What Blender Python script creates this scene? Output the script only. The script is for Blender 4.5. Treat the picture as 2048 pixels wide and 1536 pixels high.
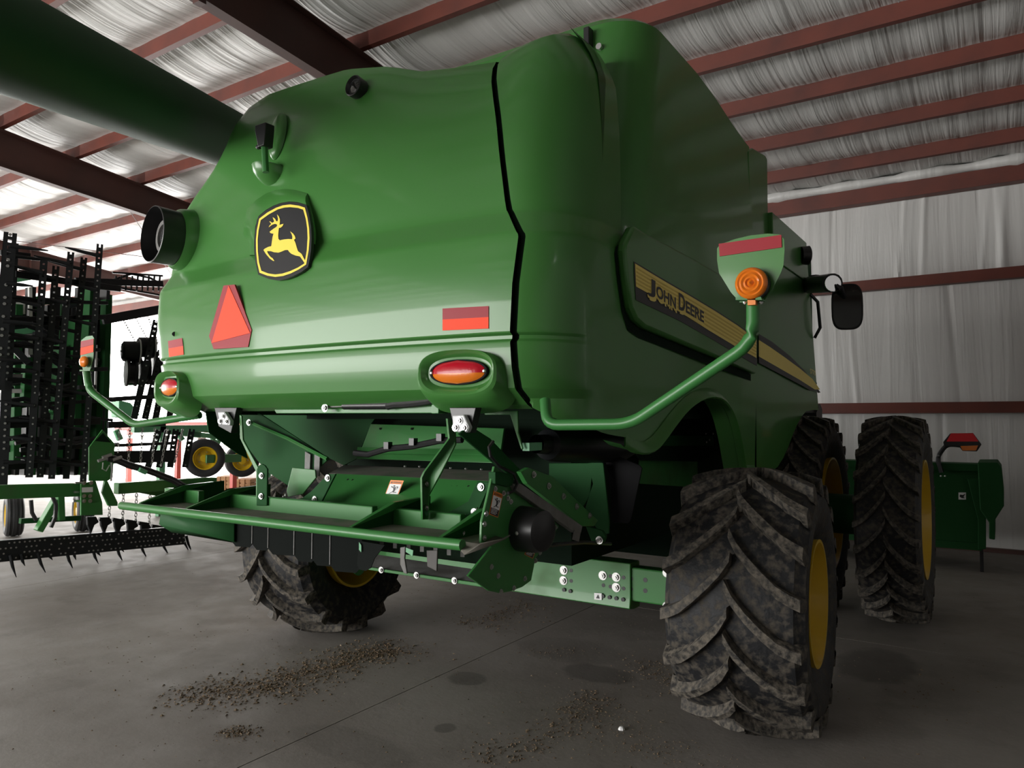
import bpy, bmesh, math, random
from mathutils import Vector, Matrix
for o in list(bpy.data.objects): bpy.data.objects.remove(o)
scn = bpy.context.scene
COL = scn.collection
V = Vector
R = math.radians
rnd = random.Random(7)

# ---------------------------------------------------------------- camera
FPX, CXP, CYP, CAMH = 1480.0, 1024.0, 768.0, 1.95
YAW, PITCH = R(33.5), math.atan(70/1480.0)
cam_d = bpy.data.cameras.new('camera'); cam = bpy.data.objects.new('camera', cam_d); COL.objects.link(cam)
cam.location = (0, 0, CAMH); cam.rotation_euler = (R(90)+PITCH, 0, YAW)
cam_d.sensor_width = 36; cam_d.lens = FPX/2048*36; cam_d.clip_end = 400
scn.camera = cam

# ---------------------------------------------------------------- daylight
SKY = 6.0
world = bpy.data.worlds.new('world'); scn.world = world; world.use_nodes = True
wb = world.node_tree.nodes['Background']
wb.inputs[0].default_value = (1.0, .985, .955, 1); wb.inputs[1].default_value = SKY

def portal(name, loc, rot, sx, sy):
    l = bpy.data.lights.new(name, 'AREA'); l.shape = 'RECTANGLE'; l.size = sx; l.size_y = sy
    l.cycles.is_portal = True
    o = bpy.data.objects.new(name, l); COL.objects.link(o); o.location = loc; o.rotation_euler = rot
# door openings of the shed (daylight enters here)
DOOR_BACK = (-24.0, -5.0, 5.3)      # x0, x1, height, in the wall behind the camera
DOOR_LEFT = (-2.0, 12.4, 5.4)        # y0, y1, height, in the left wall
DOOR_FRONT = (-29.0, -18.6, 5.2)    # x0, x1, height, in the front wall
YB, YF, XL, XR = -11.1, 13.1, -31.0, 10.0
portal('daylight_back_door', ((DOOR_BACK[0]+DOOR_BACK[1])/2, YB-.02, DOOR_BACK[2]/2), (R(90), 0, 0), DOOR_BACK[1]-DOOR_BACK[0], DOOR_BACK[2])
portal('daylight_left_door', (XL-.02, (DOOR_LEFT[0]+DOOR_LEFT[1])/2, DOOR_LEFT[2]/2), (R(90), 0, R(-90)), DOOR_LEFT[1]-DOOR_LEFT[0], DOOR_LEFT[2])
portal('daylight_front_door', ((DOOR_FRONT[0]+DOOR_FRONT[1])/2, YF+.1, DOOR_FRONT[2]/2), (R(90), 0, R(180)), DOOR_FRONT[1]-DOOR_FRONT[0], DOOR_FRONT[2])
vs_ = scn.view_settings
vs_.view_transform = 'Standard'; vs_.look = 'None'; vs_.gamma = 1; vs_.use_curve_mapping = False
vs_.exposure = 1.25

# ---------------------------------------------------------------- helpers
_f = V((-math.sin(YAW)*math.cos(PITCH), math.cos(YAW)*math.cos(PITCH), math.sin(PITCH)))
_r = V((math.cos(YAW), math.sin(YAW), 0)); _u = _r.cross(_f)
_C = V((0, 0, CAMH))
def P(px, py, x=None, y=None, z=None):
    """point of the place seen at photo position px, py on the plane x=, y= or z="""
    d = _f + _r*((px-CXP)/FPX) + _u*((CYP-py)/FPX)
    if x is not None: t = x/d.x
    elif y is not None: t = y/d.y
    else: t = (z-CAMH)/d.z
    return _C + d*t
def PL(pts, **k): return [P(a, b, **k) for a, b in pts]
def sm(a, b, v):
    t = min(1, max(0, (v-a)/(b-a))); return t*t*(3-2*t)
def tab(t, v):
    if v <= t[0][0]: return t[0][1]
    for (a, x), (b, y) in zip(t, t[1:]):
        if v <= b: return x+(y-x)*(v-a)/(b-a)
    return t[-1][1]
def frame(n, up=V((0, 0, 1))):
    n = n.normalized(); a = up.cross(n)
    if a.length < 1e-5: a = V((1, 0, 0)).cross(n)
    a.normalize(); return a, n.cross(a).normalized(), n

class MB:
    def __init__(s): s.v = []; s.f = []
    def add(s, vs, fs):
        k = len(s.v); s.v += [tuple(v) for v in vs]; s.f += [tuple(i+k for i in f) for f in fs]; return s
    def box(s, a, b):
        x0, y0, z0 = a; x1, y1, z1 = b
        return s.add([(x0,y0,z0),(x1,y0,z0),(x1,y1,z0),(x0,y1,z0),(x0,y0,z1),(x1,y0,z1),(x1,y1,z1),(x0,y1,z1)],
                     [(3,2,1,0),(4,5,6,7),(0,1,5,4),(1,2,6,5),(2,3,7,6),(3,0,4,7)])
    def beam(s, p0, p1, w, h, up=V((0,0,1))):
        p0 = V(p0); p1 = V(p1); a, b, n = frame(p1-p0, V(up))
        q = [a*sx*w/2+b*sy*h/2 for sx, sy in ((-1,-1),(1,-1),(1,1),(-1,1))]
        return s.add([p0+i for i in q]+[p1+i for i in q], [(3,2,1,0),(4,5,6,7),(0,1,5,4),(1,2,6,5),(2,3,7,6),(3,0,4,7)])
    def cyl(s, p0, p1, r0, r1=None, n=16, cap=True):
        r1 = r0 if r1 is None else r1
        p0 = V(p0); p1 = V(p1); a, b, _ = frame(p1-p0)
        vs = []
        for p, r in ((p0, r0), (p1, r1)):
            vs += [p+a*r*math.cos(2*math.pi*i/n)+b*r*math.sin(2*math.pi*i/n) for i in range(n)]
        fs = [(i, (i+1)%n, n+(i+1)%n, n+i) for i in range(n)]
        if cap: fs += [tuple(range(n))[::-1], tuple(range(n, 2*n))]
        return s.add(vs, fs)
    def tube(s, path, r, n=8, cap=True):
        path = [V(p) for p in path]; rings = []
        for i, p in enumerate(path):
            d = (path[min(i+1, len(path)-1)]-path[max(i-1, 0)])
            a, b, _ = frame(d, V((0,0,1)) if abs(d.normalized().z) < .95 else V((0,1,0)))
            if rings and a.dot(pa) < 0: a, b = -a, -b
            pa = a
            rr = r[i] if isinstance(r, (list, tuple)) else r
            rings.append([p+a*rr*math.cos(2*math.pi*j/n)+b*rr*math.sin(2*math.pi*j/n) for j in range(n)])
        s.grid(rings, True)
        if cap: k = len(s.v); s.f += [tuple(range(k-n, k)), tuple(range(k-n*len(path), k-n*len(path)+n))[::-1]]
        return s
    def grid(s, rows, wrap=False):
        m = len(rows[0]); vs = [p for r_ in rows for p in r_]; fs = []
        for i in range(len(rows)-1):
            for j in range(m if wrap else m-1):
                fs.append((i*m+j, i*m+(j+1)%m, (i+1)*m+(j+1)%m, (i+1)*m+j))
        return s.add(vs, fs)
    def prism(s, poly, vec):
        n = len(poly); vec = V(vec); poly = [V(p) for p in poly]
        return s.add(poly+[p+vec for p in poly], [tuple(range(n)), tuple(range(2*n-1, n-1, -1))]+[(i, n+i, n+(i+1)%n, (i+1)%n) for i in range(n)])
    def lathe(s, prof, org, axis, n=32, up=V((0,0,1))):
        a, b, x = frame(V(axis), V(up)); org = V(org)
        s.grid([[org+x*h+a*r*math.cos(2*math.pi*j/n)+b*r*math.sin(2*math.pi*j/n) for j in range(n)] for h, r in prof], True)
        return s
    def dome(s, c, nrm, r, h=None, n=8):
        h = r*.8 if h is None else h
        return s.lathe([(0, r), (h*.6, r*.85), (h, r*.45), (h*1.05, .0005)], c, nrm, n)
    def hexbolt(s, c, nrm, r, h=None):
        h = r*.9 if h is None else h; c = V(c); n = V(nrm).normalized()
        s.cyl(c, c+n*h*.25, r*1.5, n=12); s.cyl(c, c+n*h, r, n=6); return s.cyl(c, c+n*h*1.35, r*.5, n=8)
    def mesh(s, name, mat, sharp=30):
        me = bpy.data.meshes.new(name); me.from_pydata(s.v, [], s.f)
        bm = bmesh.new(); bm.from_mesh(me); bmesh.ops.recalc_face_normals(bm, faces=bm.faces); bm.to_mesh(me); bm.free()
        if sharp:
            me.shade_smooth(); me.set_sharp_from_angle(angle=R(sharp))
        if mat: me.materials.append(mat)
        return me
    def build(s, name, mat, parent=None, sharp=30, bevel=0, solid=0, label=None):
        me = s.mesh(name, mat, sharp)
        o = link(name, me, parent)
        if solid:
            m = o.modifiers.new('thick', 'SOLIDIFY'); m.thickness = solid; m.offset = -1
        if bevel:
            m = o.modifiers.new('bevel', 'BEVEL'); m.width = bevel; m.segments = 2; m.limit_method = 'ANGLE'; m.angle_limit = R(35)
            m.harden_normals = False
        if label: o['label'] = label
        return o
def link(name, data, parent=None):
    o = bpy.data.objects.new(name, data); COL.objects.link(o)
    if parent is not None:
        o.parent = parent
        if parent.get('base') is not None: o.matrix_parent_inverse = Matrix.Translation(-V(parent['base']))
    return o
def thing(name, label, cat, base=(0,0,0), group=None):
    o = bpy.data.objects.new(name, None); COL.objects.link(o); o.empty_display_size = .2
    o.location = base; o['base'] = list(base); o['label'] = label; o['category'] = cat
    if group: o['group'] = group
    return o
def tag(o, label, cat, group=None, kind=None):
    o['label'] = label; o['category'] = cat
    if group: o['group'] = group
    if kind: o['kind'] = kind
    return o
def struct(o): o['kind'] = 'structure'; return o

# ---------------------------------------------------------------- materials
def mat(name, col, rough=.5, metal=0, coat=0, spec=.5, bump=None, var=None, emis=None, trans=0):
    m = bpy.data.materials.new(name); m.use_nodes = True; nt = m.node_tree; b = nt.nodes['Principled BSDF']
    b.inputs['Base Color'].default_value = (*col, 1); b.inputs['Roughness'].default_value = rough
    b.inputs['Metallic'].default_value = metal; b.inputs['Coat Weight'].default_value = coat
    b.inputs['Coat Roughness'].default_value = .06; b.inputs['Specular IOR Level'].default_value = spec
    if trans: b.inputs['Transmission Weight'].default_value = trans
    tc = nt.nodes.new('ShaderNodeTexCoord')
    def noise(scale, detail=4, stretch=None, rough_=.55):
        n = nt.nodes.new('ShaderNodeTexNoise'); n.inputs['Scale'].default_value = scale; n.inputs['Detail'].default_value = detail
        n.inputs['Roughness'].default_value = rough_
        if stretch:
            mp = nt.nodes.new('ShaderNodeMapping'); mp.inputs['Scale'].default_value = stretch
            nt.links.new(tc.outputs['Object'], mp.inputs[0]); nt.links.new(mp.outputs[0], n.inputs['Vector'])
        else: nt.links.new(tc.outputs['Object'], n.inputs['Vector'])
        return n
    m['_'] = 0
    if var:     # (colour2, scale, lo, hi, stretch)
        c2, sc, lo, hi = var[:4]; n = noise(sc, 6, var[4] if len(var) > 4 else None)
        rp = nt.nodes.new('ShaderNodeMapRange'); rp.inputs[1].default_value = lo; rp.inputs[2].default_value = hi
        nt.links.new(n.outputs['Fac'], rp.inputs[0])
        mx = nt.nodes.new('ShaderNodeMix'); mx.data_type = 'RGBA'
        mx.inputs[6].default_value = (*col, 1); mx.inputs[7].default_value = (*c2, 1)
        nt.links.new(rp.outputs[0], mx.inputs[0]); nt.links.new(mx.outputs[2], b.inputs['Base Color'])
        if len(var) > 5:
            mr = nt.nodes.new('ShaderNodeMapRange'); mr.inputs[3].default_value = rough; mr.inputs[4].default_value = var[5]
            nt.links.new(rp.outputs[0], mr.inputs[0]); nt.links.new(mr.outputs[0], b.inputs['Roughness'])
    if bump:    # (scale, strength, distance, stretch)
        n = noise(bump[0], 5, bump[3] if len(bump) > 3 else None)
        bp = nt.nodes.new('ShaderNodeBump'); bp.inputs['Strength'].default_value = bump[1]; bp.inputs['Distance'].default_value = bump[2]
        nt.links.new(n.outputs['Fac'], bp.inputs['Height']); nt.links.new(bp.outputs[0], b.inputs['Normal'])
    if emis:
        b.inputs['Emission Color'].default_value = (*emis[0], 1); b.inputs['Emission Strength'].default_value = emis[1]
    return m
GREEN = mat('green_paint', (.050, .180, .038), .34, coat=.25, spec=.35)
GREEN2 = mat('green_chassis_paint', (.036, .17, .04), .4, coat=.12, spec=.35, var=((.06, .12, .045), 3.0, .55, .8, (1,1,1), .7))
DUSTY = mat('dusty_sheet_metal', (.16, .15, .125), .8, var=((.05, .11, .045), 5, .45, .75))
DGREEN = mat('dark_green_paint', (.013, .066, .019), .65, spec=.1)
LGREEN = mat('light_green_paint', (.10, .33, .16), .45)
YEL = mat('yellow_paint', (.62, .40, .012), .35, coat=.3)
YELD = mat('yellow_decal', (.90, .72, .18), .45)
YELL = mat('yellow_decal_line', (.70, .52, .08), .45)
YELB = mat('bright_yellow_print', (.95, .74, .11), .4)
BLK = mat('black_plastic', (.012, .012, .013), .38)
BLKM = mat('black_gloss_metal', (.007, .008, .009), .42, spec=.3)
PRINT = mat('black_print', (.016, .016, .018), .45)
RUB = mat('tyre_rubber', (.012, .0125, .014), .55, spec=.3, var=((.075, .065, .052), 22, .46, .66, (1,1,1), .92), bump=(38, .35, .012))
RUBM = mat('muddy_tyre_lug', (.022, .021, .020), .6, spec=.3, var=((.135, .118, .095), 30, .38, .66, (1,1,1), .95), bump=(45, .5, .014))
RUB2 = mat('clean_tyre_rubber', (.016, .016, .017), .6, bump=(30, .3, .006))
FLAP = mat('rubber_flap', (.006, .006, .007), .75, spec=.15)
STEEL = mat('bare_steel', (.55, .55, .54), .3, metal=1)
ALU = mat('cast_aluminium', (.50, .51, .52), .5, metal=.2, spec=.3, bump=(60, .2, .002))
GREY = mat('grey_dusty_steel', (.17, .17, .165), .6, var=((.10, .095, .085), 7, .4, .7))
RED = mat('dark_red_reflector', (.30, .012, .022), .45, spec=.25)
ORG = mat('fluorescent_orange', (.93, .075, .028), .55, spec=.2)
REDL = mat('red_lens', (.42, .006, .018), .25, coat=.15, spec=.3, bump=(90, .35, .004, (1, 1, .25)))
AMB = mat('amber_lens', (.66, .165, .012), .2, coat=.3, spec=.3, bump=(80, .3, .004, (1, 1, .3)))
WHITE = mat('white_label', (.75, .75, .75), .5)
ORL = mat('orange_label', (.75, .22, .03), .5)
STEELR = mat('red_oxide_steel', (.135, .030, .018), .55, var=((.085, .022, .015), 2.2, .4, .75))
STEELD = mat('red_oxide_steel_rafter', (.062, .022, .016), .6, var=((.045, .018, .014), 1.5, .4, .7))
WOOD = mat('crate_wood', (.40, .22, .10), .7, var=((.28, .14, .06), 4, .35, .7, (1, 6, 6)))
MIRR = mat('mirror_glass', (.8, .8, .82), .03, metal=1)
GLASS = mat('dark_glass', (.01, .013, .012), .05, coat=.5)
CHAIN = mat('chain_steel', (.3, .29, .27), .4, metal=.9)
SCREEN = mat('mesh_screen', (.05, .05, .05), .5, metal=.4)
PALEW = mat('white_painted_steel', (.62, .62, .60), .5)
REDP = mat('red_implement_paint', (.45, .05, .035), .45)
CHAFF = mat('chaff', (.11, .075, .042), .9, var=((.34, .27, .18), 55, .58, .72))
DARK = mat('dark_interior_shade', (.005, .014, .007), .8, spec=.1)  # near-black: shade inside the machine and its gaps, put in as colour

def insulation(name, stretch):
    m = bpy.data.materials.new(name); m.use_nodes = True; nt = m.node_tree; b = nt.nodes['Principled BSDF']
    b.inputs['Roughness'].default_value = .42
    tc = nt.nodes.new('ShaderNodeTexCoord')
    hs = []
    for sc, st in ((1.0, stretch), (.35, stretch)):
        mp = nt.nodes.new('ShaderNodeMapping'); mp.inputs['Scale'].default_value = [q*sc for q in st]
        n = nt.nodes.new('ShaderNodeTexNoise'); n.inputs['Scale'].default_value = 1; n.inputs['Detail'].default_value = 5; n.inputs['Distortion'].default_value = .6
        nt.links.new(tc.outputs['Object'], mp.inputs[0]); nt.links.new(mp.outputs[0], n.inputs['Vector']); hs.append(n)
    ad = nt.nodes.new('ShaderNodeMath'); ad.operation = 'ADD'
    nt.links.new(hs[0].outputs['Fac'], ad.inputs[0]); nt.links.new(hs[1].outputs['Fac'], ad.inputs[1])
    bp = nt.nodes.new('ShaderNodeBump'); bp.inputs['Strength'].default_value = .6; bp.inputs['Distance'].default_value = .04
    nt.links.new(ad.outputs[0], bp.inputs['Height']); nt.links.new(bp.outputs[0], b.inputs['Normal'])
    rp = nt.nodes.new('ShaderNodeMapRange'); rp.inputs[1].default_value = .35; rp.inputs[2].default_value = .75
    nt.links.new(hs[1].outputs['Fac'], rp.inputs[0])
    mx = nt.nodes.new('ShaderNodeMix'); mx.data_type = 'RGBA'; mx.inputs[6].default_value = (.56, .555, .54, 1); mx.inputs[7].default_value = (.68, .68, .665, 1)
    nt.links.new(rp.outputs[0], mx.inputs[0]); nt.links.new(mx.outputs[2], b.inputs['Base Color'])
    return m
INS_ROOF = insulation('roof_insulation_vinyl', (10, .22, 1))
INS_WALL = insulation('wall_insulation_vinyl', (4.5, 1, .22))

def concrete():
    m = bpy.data.materials.new('concrete_floor'); m.use_nodes = True; nt = m.node_tree; b = nt.nodes['Principled BSDF']
    tc = nt.nodes.new('ShaderNodeTexCoord')
    def nz(sc, det=8, st=(1,1,1)):
        mp = nt.nodes.new('ShaderNodeMapping'); mp.inputs['Scale'].default_value = st
        n = nt.nodes.new('ShaderNodeTexNoise'); n.inputs['Scale'].default_value = sc; n.inputs['Detail'].default_value = det; n.inputs['Roughness'].default_value = .62
        nt.links.new(tc.outputs['Object'], mp.inputs[0]); nt.links.new(mp.outputs[0], n.inputs['Vector']); return n
    def mixc(fac, a, c2):
        mx = nt.nodes.new('ShaderNodeMix'); mx.data_type = 'RGBA'; nt.links.new(fac, mx.inputs[0])
        if isinstance(a, tuple): mx.inputs[6].default_value = (*a, 1)
        else: nt.links.new(a, mx.inputs[6])
        mx.inputs[7].default_value = (*c2, 1); return mx.outputs[2]
    def rng(src, lo, hi, a=0, c=1):
        r_ = nt.nodes.new('ShaderNodeMapRange'); r_.inputs[1].default_value = lo; r_.inputs[2].default_value = hi; r_.inputs[3].default_value = a; r_.inputs[4].default_value = c
        nt.links.new(src, r_.inputs[0]); return r_.outputs[0]
    c = mixc(rng(nz(.55).outputs['Fac'], .35, .7), (.255, .238, .217), (.175, .158, .140))
    c = mixc(rng(nz(2.3).outputs['Fac'], .52, .78, 0, .55), c, (.11, .098, .085))
    c = mixc(rng(nz(1.2, 8, (.35, 1.6, 1)).outputs['Fac'], .55, .75, 0, .5), c, (.25, .235, .215))
    # oil and damp stains
    sep = nt.nodes.new('ShaderNodeSeparateXYZ'); nt.links.new(tc.outputs['Object'], sep.inputs[0])
    wob = nz(7, 4)
    for px, py, rx, ry in ((935, 1357, .16, .09), (1195, 1347, .30, .12), (890, 1456, .07, .05), (1140, 1300, .5, .2), (700, 1490, .5, .12), (1755, 1330, .3, .3)):
        q = P(px, py, z=0)
        def ax(o, cc, r_):
            s1 = nt.nodes.new('ShaderNodeMath'); s1.operation = 'SUBTRACT'; nt.links.new(sep.outputs[o], s1.inputs[0]); s1.inputs[1].default_value = cc
            s2 = nt.nodes.new('ShaderNodeMath'); s2.operation = 'DIVIDE'; nt.links.new(s1.outputs[0], s2.inputs[0]); s2.inputs[1].default_value = r_
            s3 = nt.nodes.new('ShaderNodeMath'); s3.operation = 'MULTIPLY'; nt.links.new(s2.outputs[0], s3.inputs[0]); nt.links.new(s2.outputs[0], s3.inputs[1]); return s3.outputs[0]
        a = nt.nodes.new('ShaderNodeMath'); a.operation = 'ADD'; nt.links.new(ax('X', q.x, rx), a.inputs[0]); nt.links.new(ax('Y', q.y, ry*1.6), a.inputs[1])
        w = nt.nodes.new('ShaderNodeMath'); w.operation = 'ADD'; nt.links.new(a.outputs[0], w.inputs[0]); nt.links.new(rng(wob.outputs['Fac'], 0, 1, -.5, .5), w.inputs[1])
        c = mixc(rng(w.outputs[0], .7, 1.1, .5 if rx < .45 else .22, 0), c, (.06, .055, .05))
    b.inputs['Specular IOR Level'].default_value = .22
    nt.links.new(c, b.inputs['Base Color'])
    nt.links.new(rng(nz(3).outputs['Fac'], .3, .7, .55, .78), b.inputs['Roughness'])
    bp = nt.nodes.new('ShaderNodeBump'); bp.inputs['Strength'].default_value = .25; bp.inputs['Distance'].default_value = .006
    nt.links.new(nz(26, 6).outputs['Fac'], bp.inputs['Height']); nt.links.new(bp.outputs[0], b.inputs['Normal'])
    return m
CONC = concrete()
JOINT = mat('joint_filler', (.06, .055, .05), .9)
GRAVEL = mat('yard_gravel', (.45, .43, .40), .9, var=((.35, .33, .30), 6, .4, .7))

# ================================================================ the shed
SL = .12; EAVE = 5.62; YRIDGE = 1.0
def roofz(y): return EAVE+SL*(YF-y) if y >= YRIDGE else EAVE+SL*(YF-YRIDGE)-SL*(YRIDGE-y)
floor = struct(MB().box((XL-.3, YB-.3, -.20), (XR+.3, YF+.3, -.02)).build('floor', JOINT, None, 0))
xs = [XL-.3, -27.6, -21.6, -15.6, -9.6, -3.62, 2.4, XR+.3]; ys = [YB-.3, -5, 1.0, 7.2, YF+.3]
for i in range(len(xs)-1):
    for j in range(len(ys)-1):
        MB().box((xs[i]+.004, ys[j]+.004, -.02), (xs[i+1]-.004, ys[j+1]-.004, 0)).build('slab', CONC, floor, 0)

def wall_with_door(name, axis, c, lo, hi, ztop, door, m):
    mb = MB(); th = .12 if c > 0 or axis == 'x' and c > 0 else -.12
    def pan(a, b, z0, z1):
        if axis == 'y': mb.box((a, min(c, c+th), z0), (b, max(c, c+th), z1))
        else: mb.box((min(c, c+th), a, z0), (max(c, c+th), b, z1))
    if door:
        pan(lo, door[0], 0, ztop); pan(door[1], hi, 0, ztop); pan(door[0], door[1], door[2], ztop)
    else: pan(lo, hi, 0, ztop)
    return struct(mb.build(name, m, None, 0))
# front wall facing: a draped insulation sheet with real folds on the bays in view
wf = wall_with_door('wall_front', 'y', YF+.03, XL, XR, EAVE+.32, DOOR_FRONT, INS_WALL)
def drape(x0, x1, z0, z1, seed):
    rr = random.Random(seed); folds = []
    for i in range(int((x1-x0)*2.0)):
        xc = rr.uniform(x0, x1); folds.append((xc, rr.uniform(.012, .05), rr.uniform(.012, .05), rr.choice((1, 1, -1)), rr.uniform(-.35, .35)*.35, rr.random()))
    nx = int((x1-x0)/.028); nz_ = 22
    rows = []
    for j in range(nz_+1):
        z = z0+(z1-z0)*j/nz_; t = j/nz_; row = []
        for i in range(nx+1):
            x = x0+(x1-x0)*i/nx; d = -.05*math.sin(math.pi*t)
            for xc, w, a, sg, k, ph in folds:
                q = (x-xc-k*(1-t))/w
                if -3 < q < 3: d -= sg*a*.55*math.exp(-q*q)*(.35+.65*(t if ph < .6 else 1-t))
            row.append((x, YF-.03+min(d, .02), z))
        rows.append(row)
    return MB().grid(rows)
for k, (z0, z1) in enumerate(((.05, 2.05), (2.20, 4.0), (4.17, EAVE-.2))):
    drape(-9.0, 3.4, z0, z1, 20+k).build('insulation_sheet', INS_WALL, wf, 60)
wall_with_door('wall_back', 'y', YB, XL, XR, EAVE+.32, DOOR_BACK, INS_WALL)
wall_with_door('wall_left', 'x', XL, YB, YF, 7.1, DOOR_LEFT, INS_WALL)
wall_with_door('wall_right', 'x', XR, YB, YF, 7.1, None, INS_WALL)
def zsec(h, w, t=.012):   # zed/cee section polygon in (y, z)
    return [(0,0),(w,0),(w,t),(t,t),(t,h-t),(w,h-t),(w,h),(0,h)]
gm = MB().prism([(XL+.1, YF-.16+a, b) for a, b in zsec(.17, .13)], (DOOR_FRONT[0]-XL-.3, 0, 0)).v
for z in (2.06, 4.02):
    for x0, x1 in ((XL+.1, DOOR_FRONT[0]-.1), (DOOR_FRONT[1]+.1, -6.6), (-6.45, XR-.05)):
        MB().prism([(x0, YF-.20+a, z-.02+b) for a, b in zsec(.165, .14)], (x1-x0, 0, 0)).build('girt', STEELR, wf, 0, bevel=.004)
MB().prism([(XL+.1, YF-.26+a, EAVE-.22+b) for a, b in zsec(.24, .2)], (XR-XL-.2, 0, 0)).build('eave_beam', STEELR, wf, 0, bevel=.004)
rr = random.Random(5)
rows = []
for i in range(120):
    x = -9+i*.16; r0 = .085+.018*math.sin(i*.9)+rr.uniform(-.012, .012); rows.append([(x, YF-.19+r0*1.3*math.cos(q*math.pi/6), EAVE+.10+r0*math.sin(q*math.pi/6)) for q in range(12)])
MB().grid(rows, True).build('insulation_roll', INS_WALL, wf, 60)
struct(MB().box((-15, YF-.12, 0), (XR, YF-.02, .06)).build('baseboard_front', STEELD, None, 0))

# roof insulation, sagging between the purlins
PURL = [YF-.95-1.16*i for i in range(10)]
PURLB = [2*YRIDGE-y for y in PURL]
ylines = sorted([YB]+[y for y in PURLB if y > YB]+[YRIDGE]+PURL+[YF])
rows = []
for a, b in zip(ylines, ylines[1:]):
    n = 8 if b > 1 else 2
    for k in range(n):
        t = k/n; y = a+(b-a)*t
        rows.append([(XL-.1+(XR-XL+.2)*i/160, y, roofz(y)+.21-(.085+.03*math.sin(i*2.3+b*5))*math.sin(math.pi*t)) for i in range(161)])
rows.append([(XL-.1+(XR-XL+.2)*i/160, YF, roofz(YF)+.21) for i in range(161)])
ceil = struct(MB().grid(rows).build('ceiling', INS_ROOF, None, 60))
MB().grid([[(x, y, roofz(y)+.32) for x in (XL-.4, XR+.4)] for y in (YB-.4, YRIDGE, YF+.4)]).build('roof_sheet', PALEW, ceil, 0)
BAYS = [XL+.05, -26.9, -20.1, -13.3, -6.5, .95, XR-.05]
RAFT = BAYS[1:-1]
pm = {}
for y in PURL+[q for q in PURLB if q > YB+.4]:
    for x0, x1 in zip(BAYS, BAYS[1:]):
        L = x1-x0+.5; key = round(L, 2)
        if key not in pm: pm[key] = MB().prism([(-L/2, a-.04, b) for a, b in zsec(.2, .085, .008)], (L, 0, 0)).mesh('purlin', STEELR, 0)
        o = link('purlin', pm[key], ceil); o.location = ((x0+x1)/2, y, roofz(y)+.02)
        if y in PURLB: o.rotation_euler = (0, 0, math.pi)
# clips pinching the sheet over each purlin, seen as small teeth
tm = MB().box((-.006, -.045, .17), (.006, -.035, .23)).mesh('sheet_clip', STEEL, 0)
for y in PURL[:6]:
    for i in range(16):
        o = link('sheet_clip', tm, ceil); o.location = (-6.0+i*.4, y-.005, roofz(y)+.03)
for x in RAFT:
    def rz(y): return roofz(y)+.02
    def depth(y): return .38+.34*(1-abs(y-YRIDGE)/12.1) if y > YRIDGE else .72-.34*(YRIDGE-y)/12.1
    mb = MB()
    for a, b in ((YB+.1, YRIDGE), (YRIDGE, YF-.25)):
        for zo, w, t in ((0, .2, .015), (1, .15, .018)):
            pts = [(a, rz(a)-(depth(a) if zo else .015)), (b, rz(b)-(depth(b) if zo else .015))]
            p0 = V((x, pts[0][0], pts[0][1])); p1 = V((x, pts[1][0], pts[1][1])); mb.beam(p0, p1, w, t)
        mb.prism([(x-.006, a, rz(a)), (x-.006, b, rz(b)), (x-.006, b, rz(b)-depth(b)), (x-.006, a, rz(a)-depth(a))], (.012, 0, 0))
    rf = mb.build('rafter', STEELD, ceil, 0)
    for yy in (4.2, 8.6):
        z = rz(yy)
        MB().box((x-.09, yy-.008, z-depth(yy)), (x+.09, yy+.008, z)).build('stiffener', STEELD, rf, 0)
        c = V((x+.05, yy, z-depth(yy)-.02)); MB().box(c-V((.05, .04, .05)), c+V((.05, .04, .0))).build('flange_brace_clip', STEELD, rf, 0)
    for wy in (YF-.30, YB+.30):
        cm = MB()
        for dx in (-.1, .1): pass
        top = roofz(YF)
        s = -1 if wy > 0 else 1
        cm.prism([(x-.1, wy+s*.0, 0), (x-.1, wy+s*.25, 0), (x-.1, wy+s*.5, top-.2), (x-.1, wy, top)], (.2, 0, 0))
        if not (wy > 0 and DOOR_FRONT[0] < x < DOOR_FRONT[1]) and not (wy < 0 and DOOR_BACK[0] < x < DOOR_BACK[1]):
            cm.build('column', STEELD, ceil, 0)
for a, b in ((V((-13.2, 12.9, 5.3)), V((-19.9, 7.0, 6.2))), (V((-19.9, 12.9, 5.3)), V((-13.3, 7.0, 6.2)))):
    MB().tube([a, b], .008, 6).build('brace_rod', STEELD, ceil)
# ================================================================ combine harvester
XC = -3.4
cmb = thing('combine_harvester', 'large green combine harvester seen from behind with muddy tyres and leaping deer emblem', 'combine', (XC, 4.93, 0))
YR = [(1.98,3.02),(2.02,2.985),(2.095,2.878),(2.2,2.855),(2.32,2.85),(2.335,2.868),(2.352,2.868),(2.365,2.845),(2.6,2.845),(2.84,2.878),(2.86,2.885),(2.975,2.965),(2.99,2.972),(3.3,3.005),(3.7,3.075),(3.95,3.13),(4.1,3.19),(4.17,3.245),(4.2,3.33)]
WL = [(1.98,1.22),(2.05,1.36),(2.12,1.47),(2.25,1.545),(2.45,1.59),(2.8,1.66),(3.0,1.68),(3.35,1.66),(3.48,1.60),(3.58,1.45),(3.68,1.31),(3.82,1.20),(4.0,1.14),(4.12,1.03),(4.2,.86)]
WR = [(1.7,1.67),(2.0,1.685),(2.35,1.70),(2.8,1.70),(2.86,1.70),(2.99,1.665),(3.5,1.66),(3.85,1.64),(3.98,1.60),(4.1,1.54),(4.2,1.46)]
DZ = [(-.8,.03),(0,-.01),(.33,-.08),(.6,-.18),(.86,-.22),(1.13,-.25),(1.3,-.17),(1.45,-.08),(1.7,-.08)]
def bow(u): return .085*(abs(u)/1.5)**2.2
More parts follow.
